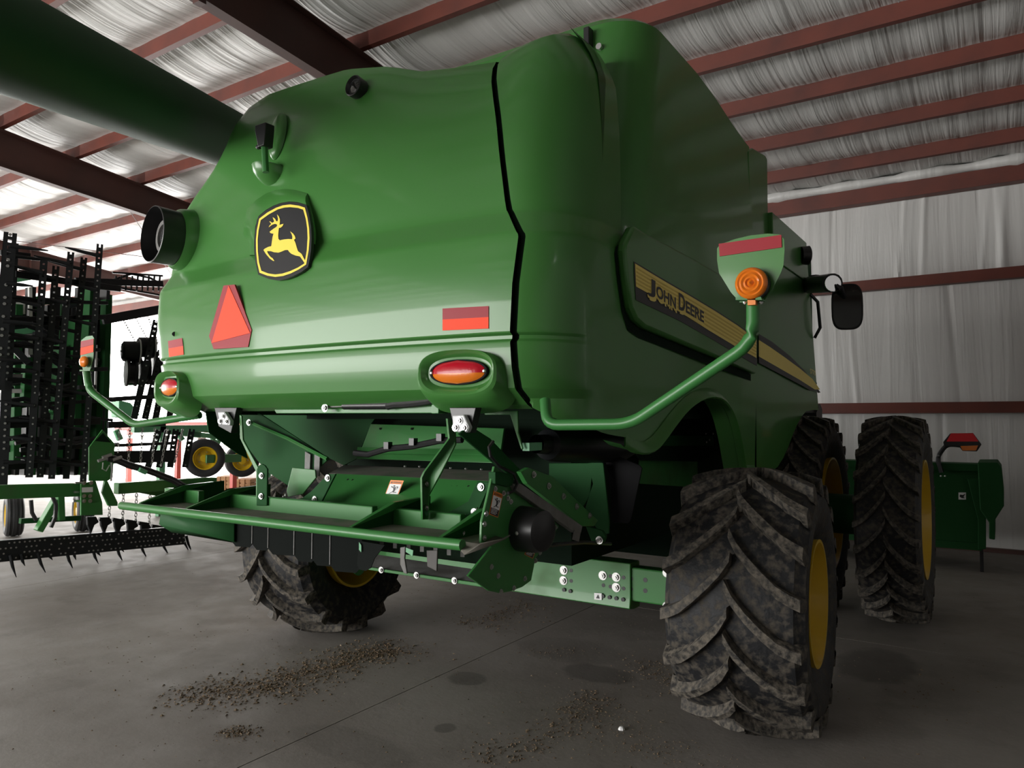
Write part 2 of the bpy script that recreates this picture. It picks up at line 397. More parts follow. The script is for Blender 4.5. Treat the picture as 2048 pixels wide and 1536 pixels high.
def hood_y(x, z):
    u = x-XC; wl = tab(WL, z); wr = tab(WR, z); y = tab(YR, z)
    rl, rr = .17, .34
    if u > wr-rr: q = min(1, (u-wr+rr)/rr); return y+bow(wr-rr)+.42*(1-math.sqrt(max(0, 1-q*q)))
    if u < -(wl-rl): q = min(1, (-u-wl+rl)/rl); return y+bow(wl-rl)+.13*(1-math.sqrt(max(0, 1-q*q)))
    return y+bow(u)
def HP(px, py, off=0):
    y = 2.9
    for _ in range(12):
        p = P(px, py, y=y); y = .5*y+.5*(hood_y(p.x, p.z)-off)
    return P(px, py, y=y)
SEAMT = [(2.0,1.475),(2.32,1.465),(2.84,1.49),(3.0,1.37),(3.9,1.19),(4.2,1.13)]
def row(zn, part):
    SEAM = tab(SEAMT, zn)
    """stations of one height line: part 'left', 'rear', 'seam' or 'right' """
    wl = tab(WL, zn); wr = tab(WR, zn); y = tab(YR, zn); rl, rr = .17, .34; pts = []
    f = sm(3.35, 4.2, zn)
    def put(u, yy): pts.append(V((XC+u, yy, zn+tab(DZ, u)*f)))
    yl = y+bow(wl-rl); yr_ = y+bow(wr-rr)
    if part == 'left':
        for yy in (5.2, 4.6, 4.0): put(-wl, yy)
        for k in range(0, 4): a = math.pi/2*(1-k/9); put(-(wl-rl)-rl*math.sin(a), yl+.13*(1-math.cos(a)))
    if part == 'rear':
        for k in range(3, 10): a = math.pi/2*(1-k/9); put(-(wl-rl)-rl*math.sin(a), yl+.13*(1-math.cos(a)))
        for k in range(1, 27):
            u = -(wl-rl)+(min(SEAM, wr-.1)-.018+wl-rl)*k/26; put(u, hood_y(XC+u, zn))
    if part == 'seam':
        for u in (SEAM-.02, SEAM, SEAM+.02): u = min(u, u-SEAM+wr-.1); put(u, hood_y(XC+u, zn)+.03)
    if part == 'right':
        us = min(SEAM, wr-.1)+.014
        for k in range(3): u = us+(max(us, wr-rr)-us)*k/3; put(u, hood_y(XC+u, zn)) if us < wr-rr else put(us+.004*k, hood_y(XC+us+.004*k, zn))
        a0 = math.asin(max(0, (us+.012-wr+rr)/rr))
        for k in range(0, 11): a = a0+(math.pi/2-a0)*k/10; put(wr-rr+rr*math.sin(a), yr_+.42*(1-math.cos(a)))
        for yy in (3.5, 3.6, 3.72): put(wr, yy)
    return pts
ZN = [1.98,2.0,2.02,2.05,2.09,2.10,2.15,2.2,2.26,2.315,2.322,2.335,2.352,2.363,2.37,2.4,2.5,2.6,2.72,2.83,2.845,2.858,2.868,2.9,2.94,2.97,2.982,2.995,3.05,3.15,3.25,3.35,3.45,3.55,3.62,3.7,3.78,3.86,3.93,4.0,4.06,4.1,4.14,4.17,4.19,4.2]
def close_top(rows):
    last = rows[-1]
    rows.append([V((XC+(p.x-XC)*.985, p.y+.10, p.z+.012)) for p in last])
    rows.append([V((XC+(p.x-XC)*.95, max(p.y+.1, 4.3), p.z-.02)) for p in last])
    return rows
zr = [z for z in ZN if z >= 2.02]
hood = MB().grid(close_top([row(z, 'rear') for z in zr])).build('rear_hood', GREEN, cmb, 22, label='glossy green rear hood with a bright highlight band')
# under lip of the hood
b = row(2.02, 'rear'); MB().grid([b, [p+V((0, .05, -.02)) for p in b], [p+V((0, .12, .03)) for p in b]]).build('hood_lip', GREEN, hood, 40)
MB().grid(close_top([row(z, 'left') for z in ZN])).build('side_cowl', GREEN, cmb, 22)
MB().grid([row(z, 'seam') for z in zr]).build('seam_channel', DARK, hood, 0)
ee = [row(z, 'rear')[0] for z in zr if z < 3.4]
MB().tube([p+V((-.004, .012, 0)) for p in ee], .014, 6).build('edge_seal', BLK, hood)
# right corner cowl; lower edge drops toward the wheel arch
rows = [row(z, 'right') for z in ZN if z >= 2.05]
b = rows[0]
LOWZ = [2.03, 2.025, 2.02, 2.005, 1.985, 1.965, 1.95, 1.94, 1.93, 1.92, 1.91, 1.90, 1.89, 1.88, 1.87, 1.86, 1.85]
base = [V((p.x-.006, p.y+.008, LOWZ[i])) for i, p in enumerate(b)]
mid = [p.lerp(q, .5)+V((0.004, 0, 0)) for p, q in zip(b, base)]
cowl = MB().grid(close_top([base, mid]+rows)).build('corner_cowl', GREEN, cmb, 22)

# ---- lower side panel with the wheel arch
XS = -1.70
ARCH = [(3.70,1.81),(3.80,1.77),(3.9,1.752),(4.0,1.752),(4.1,1.78),(4.2,1.825),(4.35,1.90),(4.5,1.97),(4.65,2.025),(4.8,2.065),(4.95,2.09),(5.1,2.10),(5.25,2.095),(5.4,2.06),(5.52,2.0),(5.62,1.92),(5.70,1.82),(5.77,1.70),(5.82,1.60),(5.86,1.52),(6.27,1.50)]
yy = [3.725]+[3.8+.06*i for i in range(34)]+[5.82,5.86,5.9,5.98,6.1,6.27]
rows = []
for t in (0, .06, .25, .5, .75, 1):
    r_ = []
    for y in yy:
        zb = tab(ARCH, y); zt = 3.02
        z = zb+(zt-zb)*t; r_.append((XS-.03*(1-t)**2*(1 if t < .3 else .3), y, z))
    rows.append(r_)
side = MB().grid(rows).build('side_panel', GREEN, cmb, 30)
fl = lambda y: .05*sm(3.75, 4.1, y)*(1-sm(5.9, 6.2, y))
MB().grid([[(XS-.022, y-.03*sm(5.3, 5.8, y)+.0, tab(ARCH, y)+.07) for y in yy], [(XS-.02+fl(y)*.7, y, tab(ARCH, y)+.035) for y in yy], [(XS-.02+fl(y), y, tab(ARCH, y)+.006) for y in yy], [(XS-.03+fl(y), y, tab(ARCH, y)-.004) for y in yy], [(XS-.05, y, tab(ARCH, y)+.012) for y in yy], [(XS-.16, y, tab(ARCH, y)+.035) for y in yy]]).build('arch_lip', GREEN, side, 50)
# front side panel
FB = [(6.29,1.50),(6.6,1.46),(6.95,1.50),(7.3,1.62),(7.6,1.80),(7.9,1.95),(8.2,2.03),(8.6,2.05),(8.85,2.05)]
yf = [6.29,6.4,6.6,6.8,7.0,7.2,7.4,7.6,7.8,8.0,8.2,8.4,8.6,8.85]
def fedge(z): return 8.84-(z-2.05)*.33
rows = []
for t in (0, .1, .3, .5, .7, .85, 1):
    r_ = []
    for y in yf:
        zb = tab(FB, y); zt = 3.82 if y > 6.9 else 3.4; z = zb+(zt-zb)*t
        r_.append((XS-.02*(1-t), min(y, fedge(z)), z))
    rows.append(r_)
fpanel = MB().grid(rows).build('front_side_panel', GREEN, cmb, 25)
for z in (2.35, 2.08):
    MB().cyl((XS-.05, fedge(z)-.01, z), (XS-.05, fedge(z)+.10, z), .035, .02, 10).build('latch_knob', BLK, fpanel)
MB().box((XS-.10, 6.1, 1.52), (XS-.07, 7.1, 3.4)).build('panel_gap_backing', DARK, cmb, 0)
MB().box((XS-.9, 8.3, 2.2), (XS-.08, 8.9, 3.75)).build('cab_rear_body', DGREEN, cmb, 0)
MB().prism([(XS-.02, 8.72, 1.78), (XS-.02, 8.72, 2.02), (XS-.02, 8.95, 2.12), (XS-.02, 9.05, 2.06), (XS-.02, 9.0, 1.78)], (-.25, 0, 0)).build('step_bracket', BLK, cmb, 0)
MB().tube([V((XS+.0, 8.42, 3.30)), V((XS+.06, 8.50, 3.22)), V((XS+.06, 8.60, 2.95)), V((XS, 8.60, 2.84))], .018, 8).build('grab_handle', BLK, cmb)
# ---- recessed decal panel
dp_o = PL([(1252,486),(1250,500),(1256,560),(1264,615),(1275,640),(1292,655),(1400,700),(1513,748)], x=XS+.05)
dp_t = PL([(1268,452),(1272,452),(1300,470),(1340,490),(1380,512),(1420,535),(1460,558),(1513,592)], x=XS+.05)
mb = MB(); poly = dp_o+dp_t[::-1]
mb.prism(poly, (-.055, 0, 0))
dpanel = mb.build('decal_panel', GREEN, cmb, 20, bevel=.018)
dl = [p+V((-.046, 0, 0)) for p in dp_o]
MB().grid([dl, [V((p.x, p.y+.0, p.z-.055 if i > 3 else p.z-.02)) - V((0, .03 if i < 5 else 0, 0)) for i, p in enumerate(dl)]]).build('shade_strip', DARK, dpanel, 0)  # dark strip: shade of the recess under the panel, painted in
# decals: yellow stripe, black under stripe, lettering
XD = XS+.053
def flat(pts, name, m, parent, x=None, t=.0015):
    return MB().prism([V(p) for p in pts], (-t, 0, 0)).build(name, m, parent, 0)
flat(PL([(1268,523),(1290,536),(1330,560),(1380,589),(1430,619),(1475,648),(1514,677),(1514,732),(1470,706),(1420,676),(1360,642),(1310,618),(1272,600),(1269,560)], x=XD), 'black_stripe', PRINT, dpanel)
flat(PL([(1270.5,527),(1290,539),(1330,563),(1380,592),(1430,622),(1475,651),(1513,679),(1513,716),(1470,692),(1420,662),(1360,624),(1310,594),(1272.5,573)], x=XD+.002), 'yellow_stripe', YELD, dpanel)
TS = [(1270.5,527),(1290,539),(1330,563),(1380,592),(1430,622),(1475,651),(1513,679)]; BS = [(1272.5,573),(1310,594),(1360,624),(1420,662),(1470,692),(1513,716)]
for k in range(1, 6):
    f0 = k/6-.035; f1 = k/6+.035; xs_ = [1273+i*20 for i in range(13)]
    flat(PL([(x, tab(TS, x)*(1-f0)+tab(BS, x)*f0) for x in xs_]+[(x, tab(TS, x)*(1-f1)+tab(BS, x)*f1) for x in xs_[::-1]], x=XD+.0028), 'stripe_line', YELL, dpanel)
XF = XS+.004
flat(PL([(1518,680),(1540,694),(1570,715),(1600,737),(1625,758),(1640,779),(1630,779),(1600,760),(1560,737),(1518,713)], x=XF+.002), 'yellow_stripe', YELD, fpanel)
flat(PL([(1518,668),(1545,684),(1580,712),(1610,742),(1641,785),(1636,786),(1625,770),(1600,744),(1570,718),(1518,684)], x=XF+.001), 'black_stripe', PRINT, fpanel)
flat(PL([(1518,713),(1560,737),(1600,760),(1632,781),(1622,781),(1560,748),(1518,726)], x=XF+.0015), 'black_stripe', PRINT, fpanel)
def text_mesh(name, body, m, parent, org, dx, dy, size=1, extrude=.0, spacing=1.0, bold=0):
    cu = bpy.data.curves.new(name, 'FONT'); cu.body = body; cu.size = 1; cu.space_character = spacing; cu.resolution_u = 3; cu.offset = bold
    to = bpy.data.objects.new(name, cu); COL.objects.link(to)
    me = bpy.data.meshes.new_from_object(to); bpy.data.objects.remove(to); bpy.data.curves.remove(cu)
    w = max(v.co.x for v in me.vertices)
    for v in me.vertices:
        p = V(org)+V(dx)*(v.co.x/w)+V(dy)*v.co.y; v.co = p
    me.materials.clear(); me.materials.append(m)
    return link(name, me, parent), w
def word(txt, a, b, t, big):
    for dy_, dz_, m, off, nm in ((.014, -.024, YELD, .004, 'letter_shadow'), (-.012, -.012, YELD, .0036, 'letter_shadow'), (0, 0, PRINT, .0055, 'letters')):
        A = P(*a, x=XD+off)+V((0, dy_, dz_)); B = P(*b, x=XD+off)+V((0, dy_, dz_)); T = P(*t, x=XD+off)+V((0, dy_, dz_))
        text_mesh(nm, txt, m, dpanel, A, B-A, (T-A)/.72, bold=.03)
word('J', (1301, 583), (1311, 588.5), (1301, 556), 1)
word('OHN', (1312.5, 592.5), (1352, 617.5), (1312.5, 569), 0)
word('D', (1357, 617), (1370.5, 624), (1357, 584), 1)
word('EERE', (1371, 623), (1408, 645), (1371, 600), 0)
A = P(1620, 746.5, x=XF+.003); B = P(1631, 751.5, x=XF+.003); T = P(1620, 736.5, x=XF+.003)
text_mesh('model_number', 'S770', YELD, fpanel, A, B-A, (T-A)/.72)

# ---- grain tank
def tank_row(z, top=False):
    s = sm(3.0, 4.45, z)
    xr = XS-.012-.03*s; yb = 3.76+.28*s; rr = .30; pts = []
    pts.append(V((XC-1.0, yb, z)))
    for k in range(6): pts.append(V((XC-1.0+(xr-rr-XC+1.0)*(k+1)/6, yb, z)))
    for k in range(1, 9): a = math.pi/2*k/8; pts.append(V((xr-rr+rr*math.sin(a), yb+rr*(1-math.cos(a)), z)))
    for y in (4.6, 5.0, 5.4, 5.8, 6.2, 6.3):
        pts.append(V((xr-.0, max(y, yb+rr+.05), z-.13*sm(5.0, 6.3, y)*s)))
    return pts
rows = [tank_row(z) for z in (2.98, 3.1, 3.3, 3.5, 3.7, 3.9, 4.1, 4.25, 4.34, 4.40)]
top = tank_row(4.45); rows.append([V((p.x-.05, p.y+.04, p.z)) for p in top]); rows.append([V((p.x-.16, p.y+.14, p.z+.012)) for p in top])
rows.append([V((XC-.5, 5.2, 4.45))]*len(top))
tank = MB().grid(rows).build('grain_tank', GREEN, cmb, 28)
MB().box((-2.10, 3.97, 4.10), (-2.06, 4.03, 4.37)).build('tank_hinge_post', BLK, tank, 0, bevel=.006)
MB().cyl((-2.01, 4.03, 4.24), (-2.01, 4.0, 4.24), .020, n=10).build('bolt', STEEL, tank)
ext_o = [(6.30,3.0),(6.27,3.6),(6.25,4.22),(6.38,4.285),(6.80,4.345),(6.86,4.33),(6.84,3.0)]
MB().prism([(XS-.034, a, b_) for a, b_ in ext_o], (-.5, 0, 0)).build('tank_front_panel', GREEN, tank, 20, bevel=.01)
MB().prism([(XS+.008, 6.86, 3.4), (XS+.008, 6.84, 3.83), (XS+.008, 8.25, 3.83), (XS+.008, 8.27, 3.4)], (-.4, 0, 0)).build('engine_deck', GREEN, cmb, 20, bevel=.01)

AUGM = mat('auger_paint', (.012, .055, .02), .6, spec=.18)
# ---- unloading auger, folded back along the far side
a0 = P(405, 255, y=3.35); a1 = P(-150, 10, y=1.1)
dirn = (a1-a0).normalized(); p0 = a0-dirn*2.2; p1 = a0+dirn*3.6
aug = MB().cyl(p0, p1, .24, n=40).build('unloading_auger', AUGM, cmb, 40, label='long dark green auger tube folded back over the shoulder of the hood')
MB().cyl(p1, p1+dirn*.12, .27, n=40).build('spout_collar', BLK, aug)

# ---- emblem
K = 7.678
def C2(x, y): return (480+x/K, 380+y/K)
YSH = hood_y(P(560, 540, y=2.85).x, 2.75)-.022
def PT(px, py, off=0):
    y = YSH
    for _ in range(10): p = P(px, py, y=y); y = YSH+.24*(p.z-2.78)-off
    return P(px, py, y=y)
def S2(pts, off): return [PT(*C2(*p), off) for p in pts]
sh = [(285,405),(400,310),(520,240),(640,200),(760,180),(880,190),(1020,230),(1060,380),(1090,560),(1098,740),(1090,920),(1070,1060),(1045,1180),(940,1260),(800,1330),(680,1370),(560,1385),(440,1365),(280,1300),(240,1120),(220,940),(220,760),(235,600),(260,460)]
emblem = MB().prism(S2(sh, 0), (0, .02, 0)).build('emblem', PRINT, cmb, 20, label='black shield emblem with yellow border and leaping deer')
yo = [(295,440),(420,345),(560,270),(660,235),(770,222),(900,240),(995,270),(1035,420),(1060,580),(1068,740),(1055,920),(1030,1060),(1015,1145),(900,1220),(780,1280),(660,1320),(540,1335),(420,1315),(300,1270),(265,1120),(247,940),(245,760),(258,620)]
yi = [(318,462),(440,375),(580,298),(680,270),(770,263),(890,275),(970,302),(1010,440),(1032,590),(1038,740),(1026,920),(1005,1050),(985,1130),(890,1190),(770,1245),(650,1283),(540,1297),(430,1280),(328,1240),(292,1110),(274,940),(272,760),(285,620)]
MB().grid([S2(yo+yo[:1], .002), S2(yi+yi[:1], .002)]).build('emblem_border', YELB, emblem, 0)
deer = [(455,640),(500,605),(560,565),(572,540),(560,525),(530,520),(490,535),(440,572),(450,550),(478,520),(470,505),(447,482),(470,485),(490,505),(520,490),(522,470),(500,418),(530,435),(550,465),(552,480),(578,478),(585,440),(568,375),(595,405),(612,450),(612,490),(606,535),(620,532),(668,518),(650,555),(620,580),(598,580),(590,640),(585,700),(590,750),(610,772),(680,758),(740,752),(800,755),(805,720),(795,680),(770,635),(815,670),(840,705),(853,745),(828,765),(850,810),(870,880),(890,940),(945,980),(975,1040),(1000,1085),(990,1120),(960,1075),(920,1020),(850,1005),(790,980),(760,955),(735,920),(690,922),(640,945),(590,962),(520,955),(470,938),(415,938),(430,975),(470,1030),(500,1045),(528,1090),(510,1090),(460,1055),(400,985),(360,920),(380,900),(430,875),(480,860),(490,790),(500,720),(515,670),(490,668),(465,660)]
MB().prism(S2(deer, .003), (0, .002, 0)).build('leaping_deer', YELB, emblem, 0)
bo = [(150,1010),(178,880),(165,835),(50,680),(62,520),(105,290),(250,150),(400,50),(540,0),(700,-18),(860,0),(1035,50),(1095,260),(1150,480),(1175,650),(1182,745),(1160,800)]
bi = [(222,1000),(216,880),(216,800),(222,700),(236,560),(285,400),(400,305),(520,236),(640,196),(760,175),(880,185),(1020,226),(1062,380),(1092,560),(1102,690),(1102,760),(1100,820)]
def CC(p, off): return HP(*C2(*p), off)
mb = MB(); ro = [CC(p, 0) for p in bo]; ri = [PT(*C2(*p), -.004) for p in bi]
rm = []
for a, b_, c in zip(ro, ri, bi):
    rm.append(a.lerp(b_, .75)+V((0, -.010, 0)))
mb.grid([[p+V((0,.03,0)) for p in ro], ro, [a.lerp(b_, .35)+V((0,-.012,0)) for a, b_ in zip(ro, ri)], rm, ri, [p+V((0,.03,0)) for p in ri]])
mb.build('emblem_bezel', GREEN, hood, 40)

# ---- slow vehicle triangle
def tri(pts, off): return [P(a, b_, y=YT-off) for a, b_ in pts]
YT = hood_y(P(460, 635, y=2.86).x, 2.6)-.012
smv = MB().prism(tri([(447,571),(469,569),(503,660),(496,694),(427,698),(418,672)], 0), (0, .012, 0)).build('slow_vehicle_sign', RED, cmb, 0, label='orange triangle with dark red border')
MB().prism(tri([(457,571),(500,666),(423,686)], .003), (0, .002, 0)).build('orange_triangle', ORG, smv, 0)
# ---- reflector stickers on the hood
def sticker(name, corners, m, parent, off=.004, n=8):
    (a, b_), (c, d), (e, f), (g, h) = corners     # tl tr br bl
    rows = []
    for j in range(4):
        t = j/3; rows.append([HP((a+(c-a)*i/n)*(1-t)+(g+(e-g)*i/n)*t, (b_+(d-b_)*i/n)*(1-t)+(h+(f-h)*i/n)*t, off) for i in range(n+1)])
    return MB().grid(rows).build(name, m, parent, 40)
r1 = sticker('reflector', [(885,617),(977,612),(977,634),(885,639)], RED, cmb)
sticker('orange_strip', [(885,639),(977,634),(977,657),(885,661)], ORG, r1)
r2 = sticker('reflector', [(336,682),(364,676),(366,692),(337,697)], RED, cmb)
sticker('orange_strip', [(337,697),(366,692),(367,709),(338,714)], ORG, r2)
# ---- tail lights in moulded pods
def pod(c, n, hw, hh, right):
    t, up, n = frame(V(n)); c = V(c)
    def ring(a, b_, off, zsh=0, e=2.6):
        out = []
        for k in range(40):
            q = 2*math.pi*k/40; cs, sn = math.cos(q), math.sin(q)
            x = math.copysign(abs(cs)**(2/e), cs)*a; z = math.copysign(abs(sn)**(2/e), sn)*b_
            out.append(c+t*x+up*(z+zsh)+n*off)
        return out
    pd = MB().grid([ring(hw*1.62, hh*2.6, -.10, -.05, 3.4), ring(hw*1.52, hh*2.3, -.01, -.03, 3.2), ring(hw*1.44, hh*2.05, .045, -.012, 3), ring(hw*1.37, hh*1.92, .055, -.004, 2.8), ring(hw*1.30, hh*1.78, .05, 0, 2.6), ring(hw*1.16, hh*1.3, .015), ring(hw*1.04, hh*1.06, .012, 0, 2.2)], True).build('tail_light', GREEN, cmb, 32)
    MB().grid([ring(hw*1.07, hh*1.1, .012, 0, 2.1), ring(hw*1.05, hh*1.08, .03, 0, 2.1), ring(hw*.98, hh*.97, .03, 0, 2.1)], True).build('lamp_gasket', FLAP, pd)
    for nm, m, s0, s1 in (('red_lens', REDL, -.12, 1), ('amber_lens', AMB, -1, -.12)):
        rows = []
        for j in range(7):
            v = s0+(s1-s0)*j/6; w = math.sqrt(max(0, 1-v*v)); rw = []
            for i in range(13):
                h_ = -w+2*w*i/12; rw.append(c+t*h_*hw+up*v*hh+n*(.02+.035*math.sqrt(max(0, 1-h_*h_-v*v*.9))))
            rows.append(rw)
        MB().grid(rows).build(nm, m, pd, 60)
    for s in (-1, 1): MB().dome(c+t*s*hw*.96+n*.032, n, .010).build('screw', STEEL, pd)
cR = HP(922, 745); pod(cR, (.06, -1, .02), .162, .058, True)
cL = HP(347, 775); pod(cL, (-.20, -.98, .02), .150, .058, False)
MB().cyl(HP(349, 668, .002), HP(349, 668, -.02), .016, n=12).build('hole_plug', BLK, hood)
# ---- round work light near the top
c = HP(717, 178); n = V((-.05, -1, .12)).normalized()
wl = MB().lathe([(-.02, .062), (.045, .066), (.05, .06), (.03, .05), (.028, .001)], c, n, 28).build('work_light', BLK, cmb, 35)
MB().lathe([(.034, .040), (.037, .03), (.038, .0005)], c, n, 20).build('lamp_glass', GLASS, wl)
# ---- rear camera on its pod with the dimple behind
c = HP(556, 272, .012); t, up, nn = frame(V((-.04, -1, .17)))
rows = []
for q, off in ((1.0, -.004), (.93, .014), (.75, .028), (.4, .036)):
    rows.append([c+t*math.cos(2*math.pi*k/32)*.075*q+up*(math.sin(2*math.pi*k/32)*.165*q)+nn*off for k in range(32)])
rows.append([c+nn*.038]*32)
MB().grid(rows, True).build('hood_dimple', GREEN, hood, 50)
pc = HP(541, 350)
def podring(h, k, sh=0): return [pc+t*(.125*k*math.cos(math.pi*(q-1)/14)+sh)+V((0,0,h))+V((0, .05, 0))+nn*(.17*k*max(-.25, math.sin(math.pi*(q-1)/14))**1) for q in range(17)]
rows = [[pc+V((0,.0,.03))]*17, podring(.026, .6), podring(.034, .92), podring(.026, 1.0), podring(-.01, .97, .005), podring(-.045, .82, .012), podring(-.075, .55, .02), podring(-.09, .3, .02)]
cpod = MB().grid(rows).build('camera_pod', GREEN, cmb, 50)
b0 = P(532, 335, y=2.90); b1 = P(529, 292, y=2.90); b2 = P(527, 262, y=2.90)
MB().cyl(b0-V((0,0,.03)), b1, .02, n=12).build('camera_post', GREEN2, cpod)
mb = MB(); mb.prism([b1+V((-.025,-.03,-.01)), b1+V((.03,-.03,-.01)), b2+V((.055,-.03,-.0)), b2+V((.055,-.03,.035)), b2+V((-.045,-.03,.035)), b2+V((-.045,-.03,.0))], (0, .07, 0))
mb.cyl(b1+V((-.03,-.01,.0)), b1+V((-.055,-.01,.0)), .016, n=10)
mb.build('camera_head', BLK, cpod, 30, bevel=.005)
# ---- round duct on the left shoulder
dc = P(362, 480, y=3.06); dn = V((-.16, -1, .03)).normalized()
duct = MB().lathe([(-.35, .27), (-.02, .225), (.03, .215), (.05, .20), (.05, .17)], dc, dn, 40).build('duct_boss', GREEN, cmb, 35)
MB().lathe([(.0, .190), (.20, .200), (.203, .193), (.08, .175), (.08, .01)], dc, dn, 40).build('duct_tube', BLK, duct, 35, label='black open duct tube')
MB().lathe([(.08, .115), (.13, .115), (.13, .085), (.10, .08)], dc, dn, 28).build('duct_ring', GREY, duct)
t, up, nn = frame(dn)
mb = MB()
for k in range(-5, 6):
    q = k*.013; w = math.sqrt(max(0, .07**2-q*q))
    for d1, d2 in ((t, up), (up, t)): mb.beam(dc+nn*.115+d1*q-d2*w, dc+nn*.115+d1*q+d2*w, .004, .004)
mb.build('duct_screen', SCREEN, duct, 0)

# ---- turn signal arms
def bend(pts, k=4, rad=.16):
    out = [pts[0]]
    for p, q, s in zip(pts, pts[1:], pts[2:]):
        d1 = (p-q); d2 = (s-q); r1_ = min(rad, d1.length*.45, d2.length*.45)
        A = q+d1.normalized()*r1_; B = q+d2.normalized()*r1_
        for i in range(k+1): t = i/k; out.append((1-t)**2*A+2*t*(1-t)*q+t*t*B)
    return out+[pts[-1]]
# right arm: folded out to the side, hanging in front of the side panel
ya = 3.02
pA = [P(1090, 800, x=-1.80), P(1094, 850, x=-1.76), P(1262, 848, x=-1.35), P(1506, 684, x=-.80), P(1506, 596, x=-.80)]
ra = MB().tube(bend(pA, 5, .075), .026, 12).build('signal_arm', GREEN2, cmb, 50, label='bent green tube carrying the right warning paddle')
top = pA[-1]
def paddle_pts(pts): return [P(a, b_, y=top.y) for a, b_ in pts]
pad = MB().prism(paddle_pts([(1480,605),(1462,585),(1438,546),(1434,520),(1434,497),(1440,489),(1470,478),(1500,471),(1535,467),(1560,469),(1568,478),(1569,500),(1567,530),(1562,545),(1545,578),(1528,602)]), (0, .004, 0)).build('warning_paddle', GREEN, ra, 0)
MB().prism([p+V((0,-.004,0)) for p in paddle_pts([(1438,488),(1563,470),(1564,495),(1440,513)])], (0, .003, 0)).build('red_reflector_strip', RED, ra, 0)
MB().prism([p+V((0,-.045,0)) for p in paddle_pts([(1478,603),(1478,597),(1528,597),(1530,603)])], (0, .06, 0)).build('lamp_shelf', GREEN2, ra, 0)
lc = P(1503, 567, y=top.y-.04)
lr = .062
MB().cyl(lc+V((0,.045,0)), lc, lr*1.02, n=32).build('lamp_body', BLK, ra, 30)
MB().lathe([(0, lr), (.012, lr*.97), (.02, lr*.8), (.016, lr*.7), (.024, lr*.55), (.018, lr*.42), (.022, lr*.3), (.014, lr*.22), (.03, .0005)], lc, (0,-1,0), 36).build('amber_lamp', AMB, ra, 50)
MB().beam(lc+V((0,.02,-lr*.85)), lc+V((0,.02,-lr*1.35)), .05, .03).build('lamp_foot', ORL, ra, 0)
for px in (1490, 1522): MB().hexbolt(P(px, 604, y=top.y-.02), (0, 0, -1), .007).build('bolt', STEEL, ra)
# left arm
pB = [P(400, 830, x=-4.62), P(268, 850, x=-5.15), P(178, 780, x=-5.55), P(173, 742, x=-5.55)]
la = MB().tube(bend(pB, 5, .06), .026, 12).build('signal_arm', GREEN2, cmb, 50, label='bent green tube carrying the left warning paddle')
tp = pB[-1]; nB = V((.75, -.66, 0)).normalized(); tB = V((.66, .75, 0)).normalized()
tB = V((1, .25, 0)).normalized(); nB = V((.25, -1, 0)).normalized()
def lp(s, h, off=0): return tp+tB*s+V((0,0,h*.78))+nB*off
sx = .06
MB().prism([lp(-sx*.55,.0), lp(sx*.55,.0), lp(sx*1.05,.12), lp(sx*1.1,.30), lp(sx*.8,.33), lp(-sx*.2,.325), lp(-sx*1.0,.29), lp(-sx*1.05,.12)], nB*-.004).build('warning_paddle', GREEN2, la, 0)
MB().prism([lp(-sx,.22,.003), lp(sx*1.05,.245,.003), lp(sx*1.05,.30,.003), lp(-sx,.28,.003)], nB*-.002).build('red_reflector_strip', RED, la, 0)
MB().prism([lp(-sx*1.02,.15,.003), lp(sx*1.05,.175,.003), lp(sx*1.05,.243,.003), lp(-sx*1.02,.218,.003)], nB*-.002).build('orange_strip', ORG, la, 0)
MB().lathe([(0, .04), (.012, .038), (.02, .025), (.024, .0005)], lp(0, .085, .02), nB, 24).build('amber_lamp', AMB, la, 50)
MB().beam(lp(-.05, .005), lp(.05, .005), .03, .01).build('lamp_shelf', GREEN2, la, 0)
# ---- work light, mirror and fittings on the front corner
wl2 = MB().lathe([(-.03, .09), (.05, .10), (.06, .085), (.05, .001)], P(1607, 511, x=XS+.02), (.8, .5, 0), 20).build('work_light', BLK, cmb, 35)
m0 = P(1620, 570, x=-1.66); m1 = P(1665, 566, x=-1.28); m2 = P(1682, 575, x=-1.2); m3 = P(1690, 600, x=-1.2)
mb = MB().tube([m0, m0.lerp(m1, .5), m1], .09, 14)
mir = mb.build('mirror_arm', BLK, cmb, 50)
MB().tube([m1, m2, m3], .02, 8).build('mirror_bracket', BLK, mir)
MB().lathe([(0, .075), (.02, .075), (.02, .001)], m1+V((0,-.02,-.01)), (.55,-.83,0), 20).build('round_mirror', MIRR, mir)
MB().cyl(P(1630, 560, x=-1.6), P(1630, 552, x=-1.6), .03, .055, 10).build('beacon_knob', BLK, mir)
mc = P(1694, 614, x=-1.18); tq, uq, nq = frame(V((.25, -.97, 0)))
def mring(a, b_, off, e=3.5):
    o_ = []
    for k in range(32):
        q = 2*math.pi*k/32; cs, sn = math.cos(q), math.sin(q)
        o_.append(mc+tq*math.copysign(abs(cs)**(2/e), cs)*a+uq*math.copysign(abs(sn)**(2/e), sn)*b_+nq*off)
    return o_
MB().grid([mring(.06,.15,-.09), mring(.12,.20,-.05), mring(.135,.215,.0), mring(.135,.215,.02), mring(.12,.20,.022)], True).build('mirror_housing', BLKM, mir, 40)
MB().grid([mring(.12,.20,.018), [mc+nq*.018]*32], True).build('mirror_glass', GLASS, mir, 40)
